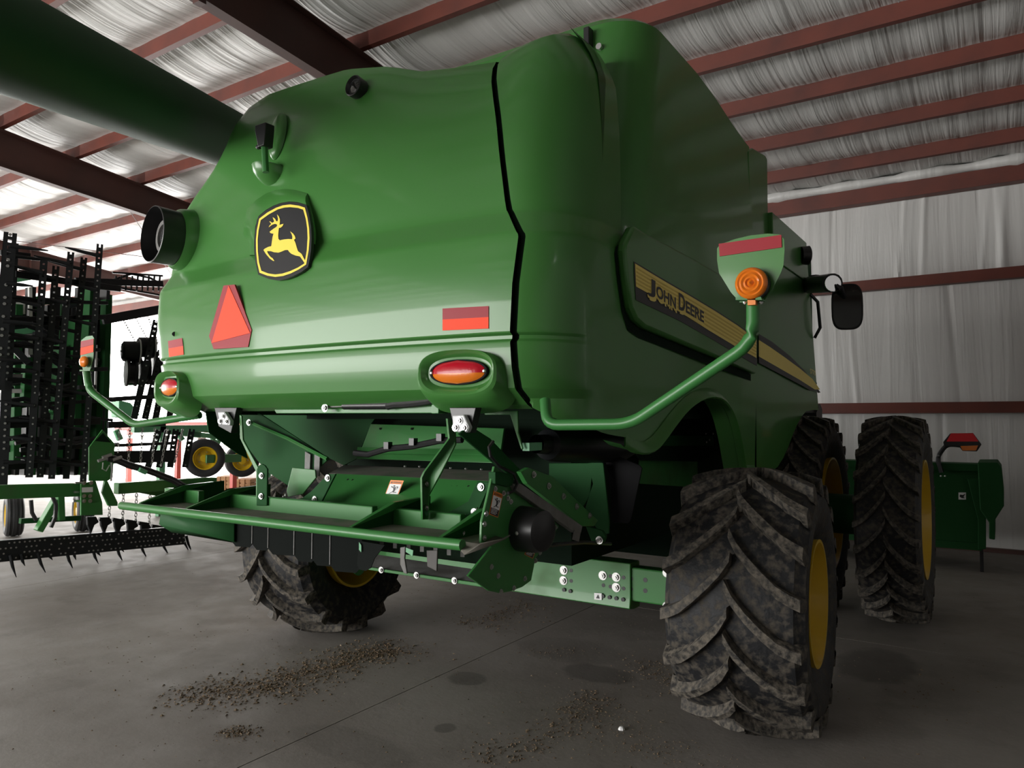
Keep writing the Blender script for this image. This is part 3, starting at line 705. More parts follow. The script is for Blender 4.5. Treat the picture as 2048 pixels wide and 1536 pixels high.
# ---------------------------------------------------------------- chopper, tailboard and underside
def c7(a, b_): return 400+a/3.413, 780+b_/3.413
def c8(a, b_): return 840+a/3.413, 780+b_/3.413
def c6(a, b_): return 300+a/2.56, 560+b_/2.56
def c3(a, b_): return a/3.657, 780+b_/3.657
def plate(name, pts, vec, m, parent=None, bevel=.003, label=None):
    return MB().prism(pts, vec).build(name, m, parent or cmb, 0, bevel=bevel, label=label)
def bolts(parent, pts, nrm, r=.011, m=None):
    for p in pts: MB().hexbolt(p, nrm, r).build('bolt', m or STEEL, parent, 30)
# dark inner carcass so that no daylight shows through the machine
MB().box((-4.4, 4.25, 1.0), (-2.35, 8.0, 2.3)).build('separator_body', DARK, cmb, 0)
MB().box((-4.6, 4.0, 1.95), (-1.98, 8.2, 3.7)).build('engine_bay', DARK, cmb, 0)
MB().box((-4.5, 3.2, 2.10), (-2.05, 4.05, 3.5)).build('engine_frame', DARK, cmb, 0)
# back wall of the discharge chute, dusty shelf, chopper lid
q = [P(*c7(1165, 232), y=4.0), P(*c7(2075, 262), y=4.0), P(*c7(2040, 500), y=3.93), P(*c7(1075, 470), y=3.93)]
chute = plate('chute_back_panel', q, (0, .02, 0), GREEN2)
for k, (a, b_) in enumerate(((470, 505), (430, 440))):
    MB().grid([[P(*c7(1075, a-40), y=3.925), P(*c7(2040, a-20), y=3.925)], [P(*c7(1068, a), y=3.90), P(*c7(2040, a+20), y=3.90)]]).build('panel_fold', GREEN2, chute, 0)
for x_ in (1230, 1445): MB().cyl(P(*c7(x_, 264), y=3.99), P(*c7(x_, 264), y=3.98), .008, n=8).build('hole', BLK, chute)
MB().grid([[P(*c7(985, 512), y=3.92), P(*c7(2010, 552), y=3.92)], [P(*c7(880, 568), y=3.52), P(*c7(1995, 622), y=3.52)]]).build('dusty_shelf', DUSTY, cmb, 0, solid=.01)
for x_, y_ in ((1300,540),(1400,522),(1500,524),(1610,530),(1710,533),(1815,538),(1920,542)): MB().dome(P(*c7(x_, y_), y=3.9), (0,-.6,.8), .010).build('rivet', STEEL, chute)
lid = plate('chopper_lid', [P(*c7(930, 570), y=3.5), P(*c7(1990, 622), y=3.5), P(*c7(1880, 905), y=3.2), P(*c7(735, 822), y=3.2)], (0, .015, -.01), GREEN2, label='green chopper lid with a warning sticker')
MB().grid([[P(*c7(890, 786), y=3.232), P(*c7(1900, 850), y=3.232)], [P(*c7(735, 825), y=3.185), P(*c7(1885, 915), y=3.185)], [P(*c7(735, 850), y=3.19), P(*c7(1885, 935), y=3.19)]]).build('lid_fold', GREEN2, lid, 0)
for x_, y_ in ((1010,614),(1043,616),(1720,660),(1757,661),(1833,660)): MB().cyl(P(*c7(x_, y_), y=3.462), P(*c7(x_, y_), y=3.45), .008, n=8).build('hole', BLK, lid)
def warning(parent, tl, tr, br, bl, **k):
    """sticker: orange frame and head, white field with a falling figure, black text block"""
    q = [P(*p, **k) for p in (tl, tr, br, bl)]
    def at(u, v, off): 
        p = (q[0]*(1-u)+q[1]*u)*(1-v)+(q[3]*(1-u)+q[2]*u)*v
        n_ = (q[1]-q[0]).cross(q[3]-q[0]).normalized(); n_ = n_ if n_.dot(_C-p) > 0 else -n_
        return p+n_*off
    def quad(u0, u1, v0, v1, off): return [at(u0, v0, off), at(u1, v0, off), at(u1, v1, off), at(u0, v1, off)]
    w = MB().add(quad(0, 1, 0, 1, .002), [(0,1,2,3)]).build('warning_sticker', ORL, parent, 0)
    MB().add(quad(.06, .94, .19, .70, .003), [(0,1,2,3)]).build('sticker_field', WHITE, w, 0)
    MB().add(quad(.06, .94, .70, .97, .003), [(0,1,2,3)]).build('sticker_text_block', PRINT, w, 0)
    mb = MB()
    for r_, wd in enumerate((.86, .80, .84, .70)): mb.add(quad(.11, .06+.84*wd, .735+r_*.055, .755+r_*.055, .004), [(0,1,2,3)])
    mb.build('sticker_text_lines', WHITE, w, 0)
    mb = MB()
    mb.add([at(.47+.075*math.cos(t*math.pi/4), .285+.04*math.sin(t*math.pi/4), .004) for t in range(8)], [tuple(range(8))])
    for pts in ([(.42,.34),(.62,.33),(.66,.46),(.50,.48)], [(.52,.46),(.64,.46),(.52,.58),(.28,.68),(.26,.66),(.46,.56)], [(.58,.46),(.66,.45),(.60,.57),(.80,.58),(.80,.61),(.52,.60)], [(.42,.34),(.46,.38),(.30,.36),(.24,.30),(.28,.29)], [(.60,.33),(.74,.29),(.80,.36),(.72,.44),(.70,.42),(.74,.36)]):
        mb.add([at(u, v, .004) for u, v in pts], [tuple(range(len(pts)))])
    mb.build('sticker_figure', PRINT, w, 0)
    txt = 'WARNING'
    A = at(.26, .15, .004); B = at(.90, .15, .004); U = at(.26, .06, .004)
    text_mesh('sticker_heading', txt, PRINT, w, A, B-A, (U-A)/.72)
    MB().add([at(.10, .155, .004), at(.22, .155, .004), at(.16, .05, .004)], [(0,1,2)]).build('sticker_triangle', PRINT, w, 0)
    return w
warning(lid, c7(1303, 614), c7(1393, 618), c7(1338, 757), c7(1250, 750), y=3.36)
# upper bar with hydraulic cylinder and hoses
bar = plate('hood_cross_bar', PL([c7(495,115), c7(520,160), c7(1585,158), c7(1585,108), c7(520,108)], y=3.02), (0, .04, 0), GREEN2)
plate('bar_end_block', PL([c7(1580,98), c7(1630,98), c7(1628,160), c7(1580,162)], y=2.98), (0, .08, 0), GREEN2)
MB().cyl(P(*c7(985, 108), y=2.99), P(*c7(1290, 105), y=2.99), .022, n=14).build('gas_strut', BLK, bar)
MB().cyl(P(*c7(840, 112), y=2.99), P(*c7(990, 108), y=2.99), .010, n=10).build('strut_rod', STEEL, bar)
MB().tube([P(*c7(*p), y=2.985) for p in ((1280,112),(1330,100),(1400,98),(1480,90),(1560,78),(1590,70))], .02, 8).build('hose', BLK, bar)
MB().hexbolt(P(*c7(855, 122), y=2.97), (0,-1,0), .016).build('bolt', STEEL, bar)
# aluminium hexagon brackets
for (pts, yv, hid) in (([(1722,172),(1800,168),(1838,255),(1822,292),(1752,288),(1722,250)], 2.84, 0), ([(118,150),(165,148),(205,210),(203,243),(152,240),(130,205)], 2.93, 1)):
    hb = plate('hex_bracket', PL([c7(*p) for p in pts], y=yv), (0, .03, 0), ALU, bevel=.006)
    cx = sum(p[0] for p in pts)/6; cy = sum(p[1] for p in pts)/6
    k = .62 if not hid else .45
    bolts(hb, [P(*c7(cx+dx*k, cy+dy*k*.8), y=yv-.001) for dx, dy in ((-8,-58),(-52,38),(45,42))], (0,-1,0), .013)
    plate('bracket_mount', PL([c7(min(p[0] for p in pts)-20, 120), c7(max(p[0] for p in pts)+45, 120), c7(max(p[0] for p in pts)+5, 295), c7(min(p[0] for p in pts)+10, 250)], y=yv+.035), (0, .05, 0), BLK, hb)
# right hand strut
st = plate('lid_strut', PL([c7(*p) for p in ((1678,195),(1700,200),(1738,262),(1742,372),(1648,560),(1560,720),(1552,885),(1508,885),(1503,600),(1522,560),(1690,330))], y=2.95), (0, .012, 0), GREEN2)
MB().grid([[P(*c7(*p), y=2.945) for p in ((1678,195),(1692,330),(1522,560),(1503,600),(1508,885))], [P(*c7(a+12, b_), y=2.90) for a, b_ in ((1678,195),(1692,330),(1522,560),(1503,600),(1508,885))]]).build('strut_flange', GREEN2, st, 0)
for a, b_ in ((1545,642),(1545,805)): bolts(st, [P(*c7(a, b_), y=2.945)], (0,-1,0), .012)
plate('strut_slot', PL([c7(1530,830), c7(1558,820), c7(1556,850), c7(1545,862)], y=2.946), (0, .002, 0), LGREEN, st, 0)
# left hand side plates and strut
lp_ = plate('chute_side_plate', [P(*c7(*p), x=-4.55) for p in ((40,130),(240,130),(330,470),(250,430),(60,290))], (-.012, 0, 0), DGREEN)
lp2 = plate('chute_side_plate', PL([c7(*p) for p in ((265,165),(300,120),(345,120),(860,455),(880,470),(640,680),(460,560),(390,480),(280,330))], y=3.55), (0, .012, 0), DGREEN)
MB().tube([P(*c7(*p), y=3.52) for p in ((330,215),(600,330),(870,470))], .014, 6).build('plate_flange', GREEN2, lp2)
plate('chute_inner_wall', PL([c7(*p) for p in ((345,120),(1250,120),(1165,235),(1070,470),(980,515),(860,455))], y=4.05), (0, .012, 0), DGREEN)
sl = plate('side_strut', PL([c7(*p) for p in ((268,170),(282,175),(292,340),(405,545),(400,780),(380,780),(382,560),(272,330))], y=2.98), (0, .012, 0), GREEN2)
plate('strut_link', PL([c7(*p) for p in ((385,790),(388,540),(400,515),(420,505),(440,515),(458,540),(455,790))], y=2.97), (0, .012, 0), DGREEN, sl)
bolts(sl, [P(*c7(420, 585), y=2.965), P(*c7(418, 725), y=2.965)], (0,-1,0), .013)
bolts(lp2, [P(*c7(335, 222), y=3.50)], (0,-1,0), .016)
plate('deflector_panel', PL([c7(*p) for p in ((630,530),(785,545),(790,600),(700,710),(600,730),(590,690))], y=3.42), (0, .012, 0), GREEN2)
for a in (735, 800): plate('grey_strip', PL([c7(a-18,420), c7(a+18,440), c7(a+12,590), c7(a-22,560)], y=3.53), (0, .008, 0), GREY, None, 0)
MB().hexbolt(P(*c7(585, 742), y=3.3), (-.5,-.8,0), .022).build('bolt', STEEL, lp2)
# pivot arms from the lid down to the tailboard
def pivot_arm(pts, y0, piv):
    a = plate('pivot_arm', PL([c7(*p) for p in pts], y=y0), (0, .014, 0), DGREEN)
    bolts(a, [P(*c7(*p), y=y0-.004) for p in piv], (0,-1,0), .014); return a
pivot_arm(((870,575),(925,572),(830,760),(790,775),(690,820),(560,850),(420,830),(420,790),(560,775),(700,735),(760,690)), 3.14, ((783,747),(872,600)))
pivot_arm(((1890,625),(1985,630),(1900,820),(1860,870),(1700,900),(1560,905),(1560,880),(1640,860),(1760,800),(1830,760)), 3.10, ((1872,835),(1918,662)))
MB().tube([P(*c7(*p), y=3.085) for p in ((1868,865),(1875,830),(1895,800),(1880,850))], .004, 6).build('cotter_pin', STEEL, cmb)

# tailboard: tray, back beams, ribs and the rolled front bar
ZT = 1.385
def TB(px, y): return P(px, 1040, y=y).x
xl, xr = P(243, 1020, y=2.65).x, P(925, 1093, y=2.65).x
tb = MB().box((xl+.03, 2.66, ZT-.012), (xr-.02, 3.02, ZT)).build('tailboard', DUSTY, cmb, 0, label='green tailboard tray with dusty floor and rolled edge')
MB().tube([V((xl, 2.65, ZT)), V((xl+.5, 2.648, ZT)), V((xr-.4, 2.648, ZT+.002)), V((xr, 2.65, ZT+.004))], .026, 12).build('front_bar', GREEN2, tb, 40)
for px0, px1 in ((332, 400), (457, 748), (790, 925)):
    x0 = P(px0, 1010, y=3.0).x; x1 = P(px1, 1040, y=3.0).x
    MB().box((x0, 2.985, ZT-.01), (x1, 3.03, ZT+.085)).build('back_beam', GREEN2, tb, 0, bevel=.006)
for px in (283, 376, 705, 884):
    x = P(px, 1050, y=2.70).x
    MB().prism([(x, 2.68, ZT-.01), (x, 2.68, ZT+.02), (x, 2.98, ZT+.115), (x, 3.30, ZT+.125), (x, 3.30, ZT+.0), (x, 3.0, ZT-.02)], (.012, 0, 0)).build('rib', DGREEN, tb, 0, bevel=.003)
    MB().prism([(x, 2.68, ZT+.02), (x, 2.98, ZT+.115), (x, 3.2, ZT+.12), (x+.035, 3.2, ZT+.12), (x+.035, 2.98, ZT+.115), (x+.02, 2.68, ZT+.02)], (0, 0, .005)).build('rib_flange', GREEN2, tb, 0)
bolts(tb, [P(*c7(1640, 1020), y=2.75), P(*c7(1790, 975), y=2.85)], (.4,-.8,.4), .010)
# curled right end of the tailboard
MB().grid([[V((xr-.05, 2.635, ZT+.026)), V((xr-.03, 2.75, ZT+.0)), V((xr, 2.88, ZT+.02))], [V((xr+.02, 2.64, ZT-.03)), V((xr+.05, 2.78, ZT-.01)), V((xr+.07, 2.88, ZT+.01))], [V((xr+.09, 2.66, ZT+.02)), V((xr+.12, 2.8, ZT+.025)), V((xr+.10, 2.88, ZT+.03))]]).build('curled_end', DUSTY, tb, 60, solid=.006)
# spreader vanes below the tailboard
vane_m = None
VX = [(472, 0), (514, 1), (545, 1), (596, 1), (632, 1), (668, 1), (716, 1)]
mat_v = mat('vane_shade_dark', (.006, .008, .007), .8, spec=.1)  # shade below the tailboard is put into this near-black colour
def vane(px, w, h, y, curl=0, m=mat_v):
    p = P(px, 1068, y=y); ang = R(14); d = V((math.cos(ang), math.sin(ang), 0))
    a = V((p.x, y, ZT-.03)); c_ = .035
    pts = [a, a+d*w, a+d*w+V((0,0,-h+c_)), a+d*(w-c_)+V((0,0,-h)), a+d*c_+V((0,0,-h)), a+V((0,0,-h+c_))]
    v_ = MB().prism(pts, d.cross(V((0,0,1)))*-.004).build('spreader_vane', m, cmb, 0)
    MB().prism([a+V((0,-.003,0)), a+V((.005,-.003,0)), a+V((.005,-.003,-h+c_)), a+V((0,-.003,-h+c_))], (0, .004, 0)).build('vane_edge', GREY, v_, 0)
    return v_
for i, (px, w, h) in enumerate(((462,.17,.165),(504,.14,.17),(536,.21,.185),(588,.155,.205),(624,.155,.215),(660,.20,.235))):
    vane(px, w, h, 2.80+.012*i)
v7 = MB().prism([P(*c7(*p), y=2.86) for p in ((1085,1030),(1260,1060),(1190,1150),(1165,1215),(1130,1235),(1085,1225),(1072,1190))], (0, .005, 0)).build('spreader_vane', mat_v, cmb, 0)
plate('vane_tab', PL([c7(*p) for p in ((1085,1038),(1100,1060),(1100,1108),(1085,1090))], y=2.85), (0, .004, 0), LGREEN, v7, 0)
plate('vane_tab', PL([c7(*p) for p in ((1405,1075),(1455,1095),(1450,1135),(1405,1105))], y=2.85), (0, .004, 0), LGREEN, v7, 0)
plate('vane_blade', PL([c7(*p) for p in ((1365,1075),(1400,1070),(1395,1150),(1412,1255),(1390,1250),(1365,1190))], y=2.88), (0, .01, 0), GREY)
plate('vane_blade', PL([c7(*p) for p in ((1545,1095),(1620,1095),(1615,1238),(1550,1205))], y=2.9), (0, .01, 0), mat('worn_blade', (.06,.055,.05), .6))
MB().grid([[V((xl+.35, 2.72, ZT-.02)), V((P(470, 1060, y=2.8).x, 2.8, ZT-.03))], [V((xl+.33, 2.72, ZT-.10)), V((P(470, 1060, y=2.8).x, 2.8, ZT-.16))], [V((xl+.40, 2.76, ZT-.145)), V((P(470, 1060, y=2.8).x, 2.84, ZT-.175))]]).build('spreader_shroud', DGREEN, cmb, 60, solid=.01)
# knives along the chopper rotor
km = MB().box((-.011, -.003, -.09), (.011, .003, 0)).mesh('knife', GREY, 0)
for k in range(0, 14, 2):
    o = link('knife', km, cmb); p = P(*c7(1240+k*46, 1072+k*4), y=3.05); o.location = (p.x, 3.05, ZT-.05); o.rotation_euler = (0, 0, .3)
MB().cyl((-4.3, 3.2, ZT-.11), (-2.02, 3.2, ZT-.11), .09, n=20).build('chopper_rotor', DARK, cmb)
# lower tray with bolted green lip
tr = plate('lower_tray', [P(*c7(*p), y=yv) for p, yv in (((940,1180),3.3), ((1180,1118),3.45), ((1990,1240),3.45), ((1935,1330),3.3))], (0, .01, -.012), GREY)
tl_ = plate('tray_lip', PL([c7(*p) for p in ((940,1178),(1930,1322),(1930,1347),(945,1197))], y=3.29), (0, .012, 0), GREEN2, tr)
bolts(tl_, [P(*c7(*p), y=3.287) for p in ((1012,1195),(1238,1228),(1478,1264),(1737,1301))], (0,-1,0), .013)

# right hand side plate of the chopper with black rotor cap
XPL = -2.0
sp = plate('chopper_side_plate', [P(*c8(*p), x=XPL) for p in ((510,520),(560,560),(640,640),(800,760),(950,930),(880,1040),(790,1150),(760,1300),(700,1345),(620,1375),(550,1388),(470,1370),(400,1320),(330,1270),(490,1070),(418,1045),(424,900),(470,700))], (-.014, 0, 0), GREEN2, label='dark green chopper side plate with a round black cap')
capc = P(*c8(690, 945), x=XPL)
cap_ = MB().lathe([(0, .112), (.10, .108), (.14, .098), (.148, .08), (.15, .001)], capc, (1, -.12, 0), 36).build('rotor_cap', BLK, sp, 35)
MB().dome(capc+V((.05, -.112, -.005)), (0,-1,0), .011).build('cap_screw', STEEL, cap_)
for p in ((513,675),(600,738),(620,762),(570,705),(452,845),(440,915),(440,1010),(487,1207),(533,1268),(552,1377),(640,1352),(715,1287),(788,1165),(818,1110),(870,1022),(925,937)):
    MB().hexbolt(P(*c8(*p), x=XPL+.001), (1,-.0,0), .009).build('bolt', STEEL, sp, 30)
warning(sp, c8(500, 684), c8(565, 712), c8(530, 872), c8(468, 848), x=XPL)
warning(sp, c8(748, 1030), c8(806, 1040), c8(768, 1152), c8(710, 1122), x=XPL+.0)
# sloping belt guard above it
xg = -2.02
plate('belt_guard', [P(*c8(*p), x=xg+.05) for p in ((640,640),(690,640),(1110,930),(1100,975),(1060,975),(660,690))], (-.03, 0, 0), GREY)
bg = plate('guard_beam', [P(*c8(*p), x=xg+.03) for p in ((690,560),(745,530),(905,590),(1120,800),(1215,890),(1190,930),(1110,930),(735,640))], (-.03, 0, 0), GREEN2)
for p in ((775,577),(878,655),(978,726),(1068,795),(1157,858)): MB().hexbolt(P(*c8(*p), x=xg+.032), (1,0,0), .012).build('bolt', STEEL, bg, 30)
plate('guard_pocket', [P(*c8(*p), x=xg+.04) for p in ((515,560),(560,560),(640,580),(640,650),(600,660),(515,640))], (-.04, 0, 0), DGREEN, bg)
plate('maker_plate', [P(*c8(*p), x=xg+.06) for p in ((1055,955),(1097,975),(1085,1035),(1042,1020))], (-.004, 0, 0), GREY, bg, 0)
MB().tube([P(*c8(*p), x=xg+.06) for p in ((500,350),(470,390),(480,450),(540,520),(640,570),(665,640),(640,690),(600,705))], .008, 6).build('hose', BLK, bg)
MB().tube([P(*c7(*p), y=3.6) for p in ((1055,430),(1150,440),(1250,410),(1290,400),(1450,385),(1640,345),(1790,340))], .02, 8).build('wiring_harness', BLK, chute)
for a, b_ in ((1295,395),(1468,370),(1655,340)): MB().box(P(*c7(a-12,b_-14), y=3.58)-V((.02,.02,.02)), P(*c7(a-12,b_-14), y=3.58)+V((.02,.02,.025))).build('harness_clip', BLK, chute, 0)
# chassis plates, dark sheet, fuel tank and flap seen under the side panel
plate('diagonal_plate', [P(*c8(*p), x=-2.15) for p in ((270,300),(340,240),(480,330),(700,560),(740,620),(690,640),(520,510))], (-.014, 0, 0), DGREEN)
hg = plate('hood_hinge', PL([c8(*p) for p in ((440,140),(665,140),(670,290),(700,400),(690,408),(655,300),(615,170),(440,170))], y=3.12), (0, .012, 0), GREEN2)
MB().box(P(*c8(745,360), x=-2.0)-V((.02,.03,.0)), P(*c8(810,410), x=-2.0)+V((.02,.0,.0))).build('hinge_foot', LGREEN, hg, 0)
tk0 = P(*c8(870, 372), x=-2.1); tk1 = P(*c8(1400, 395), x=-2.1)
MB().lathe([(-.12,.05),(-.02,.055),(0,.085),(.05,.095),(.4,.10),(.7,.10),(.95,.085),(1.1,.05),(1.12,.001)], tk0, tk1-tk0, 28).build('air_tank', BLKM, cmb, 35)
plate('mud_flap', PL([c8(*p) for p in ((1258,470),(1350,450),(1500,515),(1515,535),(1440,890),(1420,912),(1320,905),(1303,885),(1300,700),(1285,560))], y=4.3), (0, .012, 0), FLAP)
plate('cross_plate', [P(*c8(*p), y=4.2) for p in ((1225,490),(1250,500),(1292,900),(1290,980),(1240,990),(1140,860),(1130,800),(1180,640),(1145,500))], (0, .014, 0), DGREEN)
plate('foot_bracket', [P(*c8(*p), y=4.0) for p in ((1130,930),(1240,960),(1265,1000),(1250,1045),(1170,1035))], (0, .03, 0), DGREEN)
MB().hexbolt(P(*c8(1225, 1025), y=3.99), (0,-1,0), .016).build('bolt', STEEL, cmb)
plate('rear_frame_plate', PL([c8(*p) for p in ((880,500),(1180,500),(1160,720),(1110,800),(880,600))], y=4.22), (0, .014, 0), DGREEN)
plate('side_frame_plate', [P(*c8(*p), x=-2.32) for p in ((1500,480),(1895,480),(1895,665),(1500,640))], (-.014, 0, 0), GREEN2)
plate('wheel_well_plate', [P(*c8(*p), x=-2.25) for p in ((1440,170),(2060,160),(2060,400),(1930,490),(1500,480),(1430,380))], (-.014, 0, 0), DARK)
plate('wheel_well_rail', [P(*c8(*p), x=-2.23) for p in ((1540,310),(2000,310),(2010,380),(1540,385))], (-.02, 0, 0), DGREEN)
for p in ((1950,298),(2000,298),(1955,355),(1975,340)): MB().dome(P(*c8(*p), x=-2.22), (1,0,0), .010).build('bolt', STEEL, cmb)
MB().tube([P(*c8(*p), x=-2.05) for p in ((880,1060),(980,1050),(1120,1040),(1300,1050))], .012, 6).build('hydraulic_line', BLK, cmb)

# ---- rear axle
ax0, ax1 = -4.55, -2.215
YA = 4.86
axl = MB().prism([(ax0, YA, .93), (ax0, YA, .70), (ax0, YA-.015, .615), (ax0, YA+.06, .60), (ax0, YA+.16, .60), (ax0, YA+.16, .93)], (ax1-ax0, 0, 0)).build('rear_axle', GREEN2, cmb, 20, bevel=.006)
MB().box((-5.2, YA+.02, .665), (-1.72, YA+.14, .90)).build('axle_tube', GREEN2, axl, 0, bevel=.01)
MB().box((-1.80, YA-.02, .60), (-1.68, YA+.20, .97)).build('king_pin_housing', GREEN2, axl, 0, bevel=.02)
MB().box((-5.1, YA-.02, .60), (-4.98, YA+.20, .97)).build('king_pin_housing', GREEN2, axl, 0, bevel=.02)
for a, b_ in ((982,1230),(980,1300),(1248,1266),(1340,1277),(1340,1347)): MB().hexbolt(P(*c8(a, b_), y=YA-.001), (0,-1,0), .022).build('bolt', STEEL, axl, 30)
for a, b_ in ((1032,1232),(1032,1303),(987,1362),(1030,1371),(1300,1270),(1390,1280),(1252,1333),(1300,1342),(1390,1355),(1252,1405),(1297,1413),(1343,1420),(1390,1428)):
    q = P(*c8(a, b_), y=YA); MB().cyl(q+V((0,-.002-(.013 if q.z < .7 else 0),0)), q+V((0,.01,0)), .014, n=14).build('bolt_hole', BLK, axl)
for a, b_ in ((1440,1287),(1538,1297),(1440,1358),(1538,1370)):
    q = P(*c8(a, b_), y=YA+.02); MB().cyl(q+V((0,-.002,0)), q+V((0,.01,0)), .016, n=14).build('bolt_hole', BLK, axl)
for a, b_ in ((1685,1248),(1685,1475)): MB().hexbolt(P(*c8(a, b_), y=YA-.03), (0,-1,0), .02).build('bolt', STEEL, axl, 30)
lb = plate('axle_label', PL([c8(*p) for p in ((1189,1385),(1240,1388),(1240,1434),(1189,1430))], y=YA-.018), (0, .002, 0), WHITE, axl, 0)
MB().prism(PL([c8(*p) for p in ((1215,1396),(1226,1424),(1200,1422))], y=YA-.020), (0, .001, 0)).build('label_mark', PRINT, lb, 0)

# ---- wheels
def tyre_mesh(Rr, W, rim, n, h, cz, shift, thick, mname):
    mb = MB(); Rc = Rr-h; CR = .075*W
    prof = [(-.72,rim),(-.80,rim+.03),(-.93,rim+.12*(Rr/.8)),(-1.0,rim+(Rc-rim)*.5),(-.99,rim+(Rc-rim)*.72),(-.94,Rc-CR-.035),(-.86,Rc-CR*.8),(-.5,Rc-CR*.22),(0,Rc),(.5,Rc-CR*.22),(.86,Rc-CR*.8),(.94,Rc-CR-.035),(.99,rim+(Rc-rim)*.72),(1.0,rim+(Rc-rim)*.5),(.93,rim+.12*(Rr/.8)),(.80,rim+.03),(.72,rim)]
    N = 96
    mb.grid([[(a*W/2, -r_*math.sin(2*math.pi*k/N), r_*math.cos(2*math.pi*k/N)) for k in range(N)] for a, r_ in prof], True)
    nf0 = len(mb.f); rr = random.Random(3)
    for sd in (-1, 1):
        for i in range(n):
            p0 = 2*math.pi*(i+(.5 if sd > 0 else 0))/n; secs = []
            jit = rr.uniform(-.015, .015)
            for t in (0, .12, .3, .5, .7, .86, .96, 1.0):
                x = sd*W*.5*(-.03+t)
                phi = p0+jit+shift*(t**.75 if t < .75 else .75**.75+(t-.75)*.40)
                top = Rr-CR*t**2.2
                w0 = thick*(.72+.16*t); w1 = thick*(.98+.22*t)
                bs = Rc-CR*t**2.2-.03
                secs.append([(x, phi-w1/2, bs), (x, phi-w0/2, top-.004), (x+0, phi-w0/2+.004, top), (x, phi+w0/2-.004, top), (x, phi+w0/2, top-.004), (x, phi+w1/2, bs)])
            # wrap over the shoulder
            L_ = secs[-1]; phi = (L_[0][1]+L_[-1][1])/2; w1 = thick*1.05
            secs.append([(sd*W*.5*.995, phi-w1/2, Rc-CR-.05), (sd*W*.5*.985, phi-w1*.33, Rr-CR-.03), (sd*W*.5*.983, phi-w1*.3, Rr-CR-.022), (sd*W*.5*.983, phi+w1*.3, Rr-CR-.022), (sd*W*.5*.985, phi+w1*.33, Rr-CR-.03), (sd*W*.5*.995, phi+w1/2, Rc-CR-.05)])
            secs.append([(sd*W*.5*1.0, phi-w1*.35, rim+(Rc-rim)*.70)]*1+[(sd*W*.5*1.012, phi-w1*.2, rim+(Rc-rim)*.70)]*2+[(sd*W*.5*1.012, phi+w1*.2, rim+(Rc-rim)*.70)]*2+[(sd*W*.5*1.0, phi+w1*.35, rim+(Rc-rim)*.70)])
            rows = [[(x, -r_*math.sin(f_), r_*math.cos(f_)) for x, f_, r_ in s_] for s_ in secs]
            k0 = len(mb.v); mb.grid(rows); mb.f.append(tuple(range(k0, k0+6)))
    mb.v = [(x*(1+.10*max(0, (-z-cz*.72)/cz)), y*(1+.02*max(0, (-z-cz*.8)/cz)), max(z, -cz+.001)) for x, y, z in mb.v]
    me = mb.mesh(mname, RUB, 28); me.materials.append(RUBM)
    for i, p_ in enumerate(me.polygons): p_.material_index = 1 if i >= nf0 else 0
    return me
def rim_mesh(W, rim, mname, deep):
    mb = MB()
    for s in (1,):
        mb.lathe([(-W*.37,rim+.012),(-W*.47,rim+.02),(-W*.47,rim-.0),(-W*.33,rim-.03),(-W*.2,rim-.06),(W*.2,rim-.06),(W*.33,rim-.03),(W*.47,rim-.0),(W*.47,rim+.02),(W*.37,rim+.012)], (0,0,0), (1,0,0), 64)
        mb.lathe([(deep-.02,rim-.055),(deep,rim*.8),(deep+.05,rim*.55),(deep+.05,.12),(deep+.10,.11),(deep+.12,.001)], (0,0,0), (1,0,0), 48)
    return mb.mesh(mname, YEL, 35)
rearT = tyre_mesh(.83, .80, .37, 17, .062, .805, .50, .10, 'rear_tyre')
rearR = rim_mesh(.80, .37, 'rear_rim', -.05)
frontT = tyre_mesh(1.0, .54, .55, 25, .052, .985, .34, .062, 'front_tyre')
frontR = rim_mesh(.54, .55, 'front_rim', .03)
nutm = MB().cyl((0,0,0), (.03,0,0), .018, n=6).mesh('wheel_nut', STEEL, 30)
def wheel(loc, tm_, rm_, yaw, flip=False, lab=None):
    o = link('tyre', tm_, cmb); o.matrix_parent_inverse = Matrix.Translation(-V(cmb['base'])); o.location = loc; o.rotation_euler = (0, 0, yaw)
    if lab: o['label'] = lab
    r_ = bpy.data.objects.new('rim', rm_); COL.objects.link(r_); r_.parent = o; r_.rotation_euler = (0, 0, math.pi if flip else 0)
    for k in range(10):
        nb = bpy.data.objects.new('wheel_nut', nutm); COL.objects.link(nb); nb.parent = o
        a = 2*math.pi*k/10; s = -1 if flip else 1
        nb.location = (s*(.0), .2*math.cos(a), .2*math.sin(a)); nb.rotation_euler = (0, 0, math.pi if flip else 0)
    return o
wheel((-1.355, 4.93, .805), rearT, rearR, R(3.0), lab='large muddy rear tyre on the right with chevron lugs')
lw = wheel((-5.33, 4.93, .805), rearT, rearR, R(3.0), True, lab='muddy rear tyre on the left')
wheel((-.885, 8.2, .985), frontT, frontR, 0, lab='outer front dual tyre')
wheel((-1.72, 8.2, .985), frontT, frontR, 0, lab='inner front dual tyre')
wheel((-5.08, 8.2, .985), frontT, frontR, 0, True); wheel((-5.92, 8.2, .985), frontT, frontR, 0, True)
MB().cyl((-5.6, 8.2, .985), (-1.2, 8.2, .985), .2, n=20).build('front_axle', DGREEN, cmb)
MB().tube([V((-4.75, 4.75, .62)), V((-4.9, 4.78, .66)), V((-5.05, 4.85, .68))], .05, 12).build('steering_knuckle', GREEN2, cmb)
MB().box((-4.3, 7.2, .55), (-2.5, 9.6, 1.2)).build('front_chassis', DARK, cmb, 0)

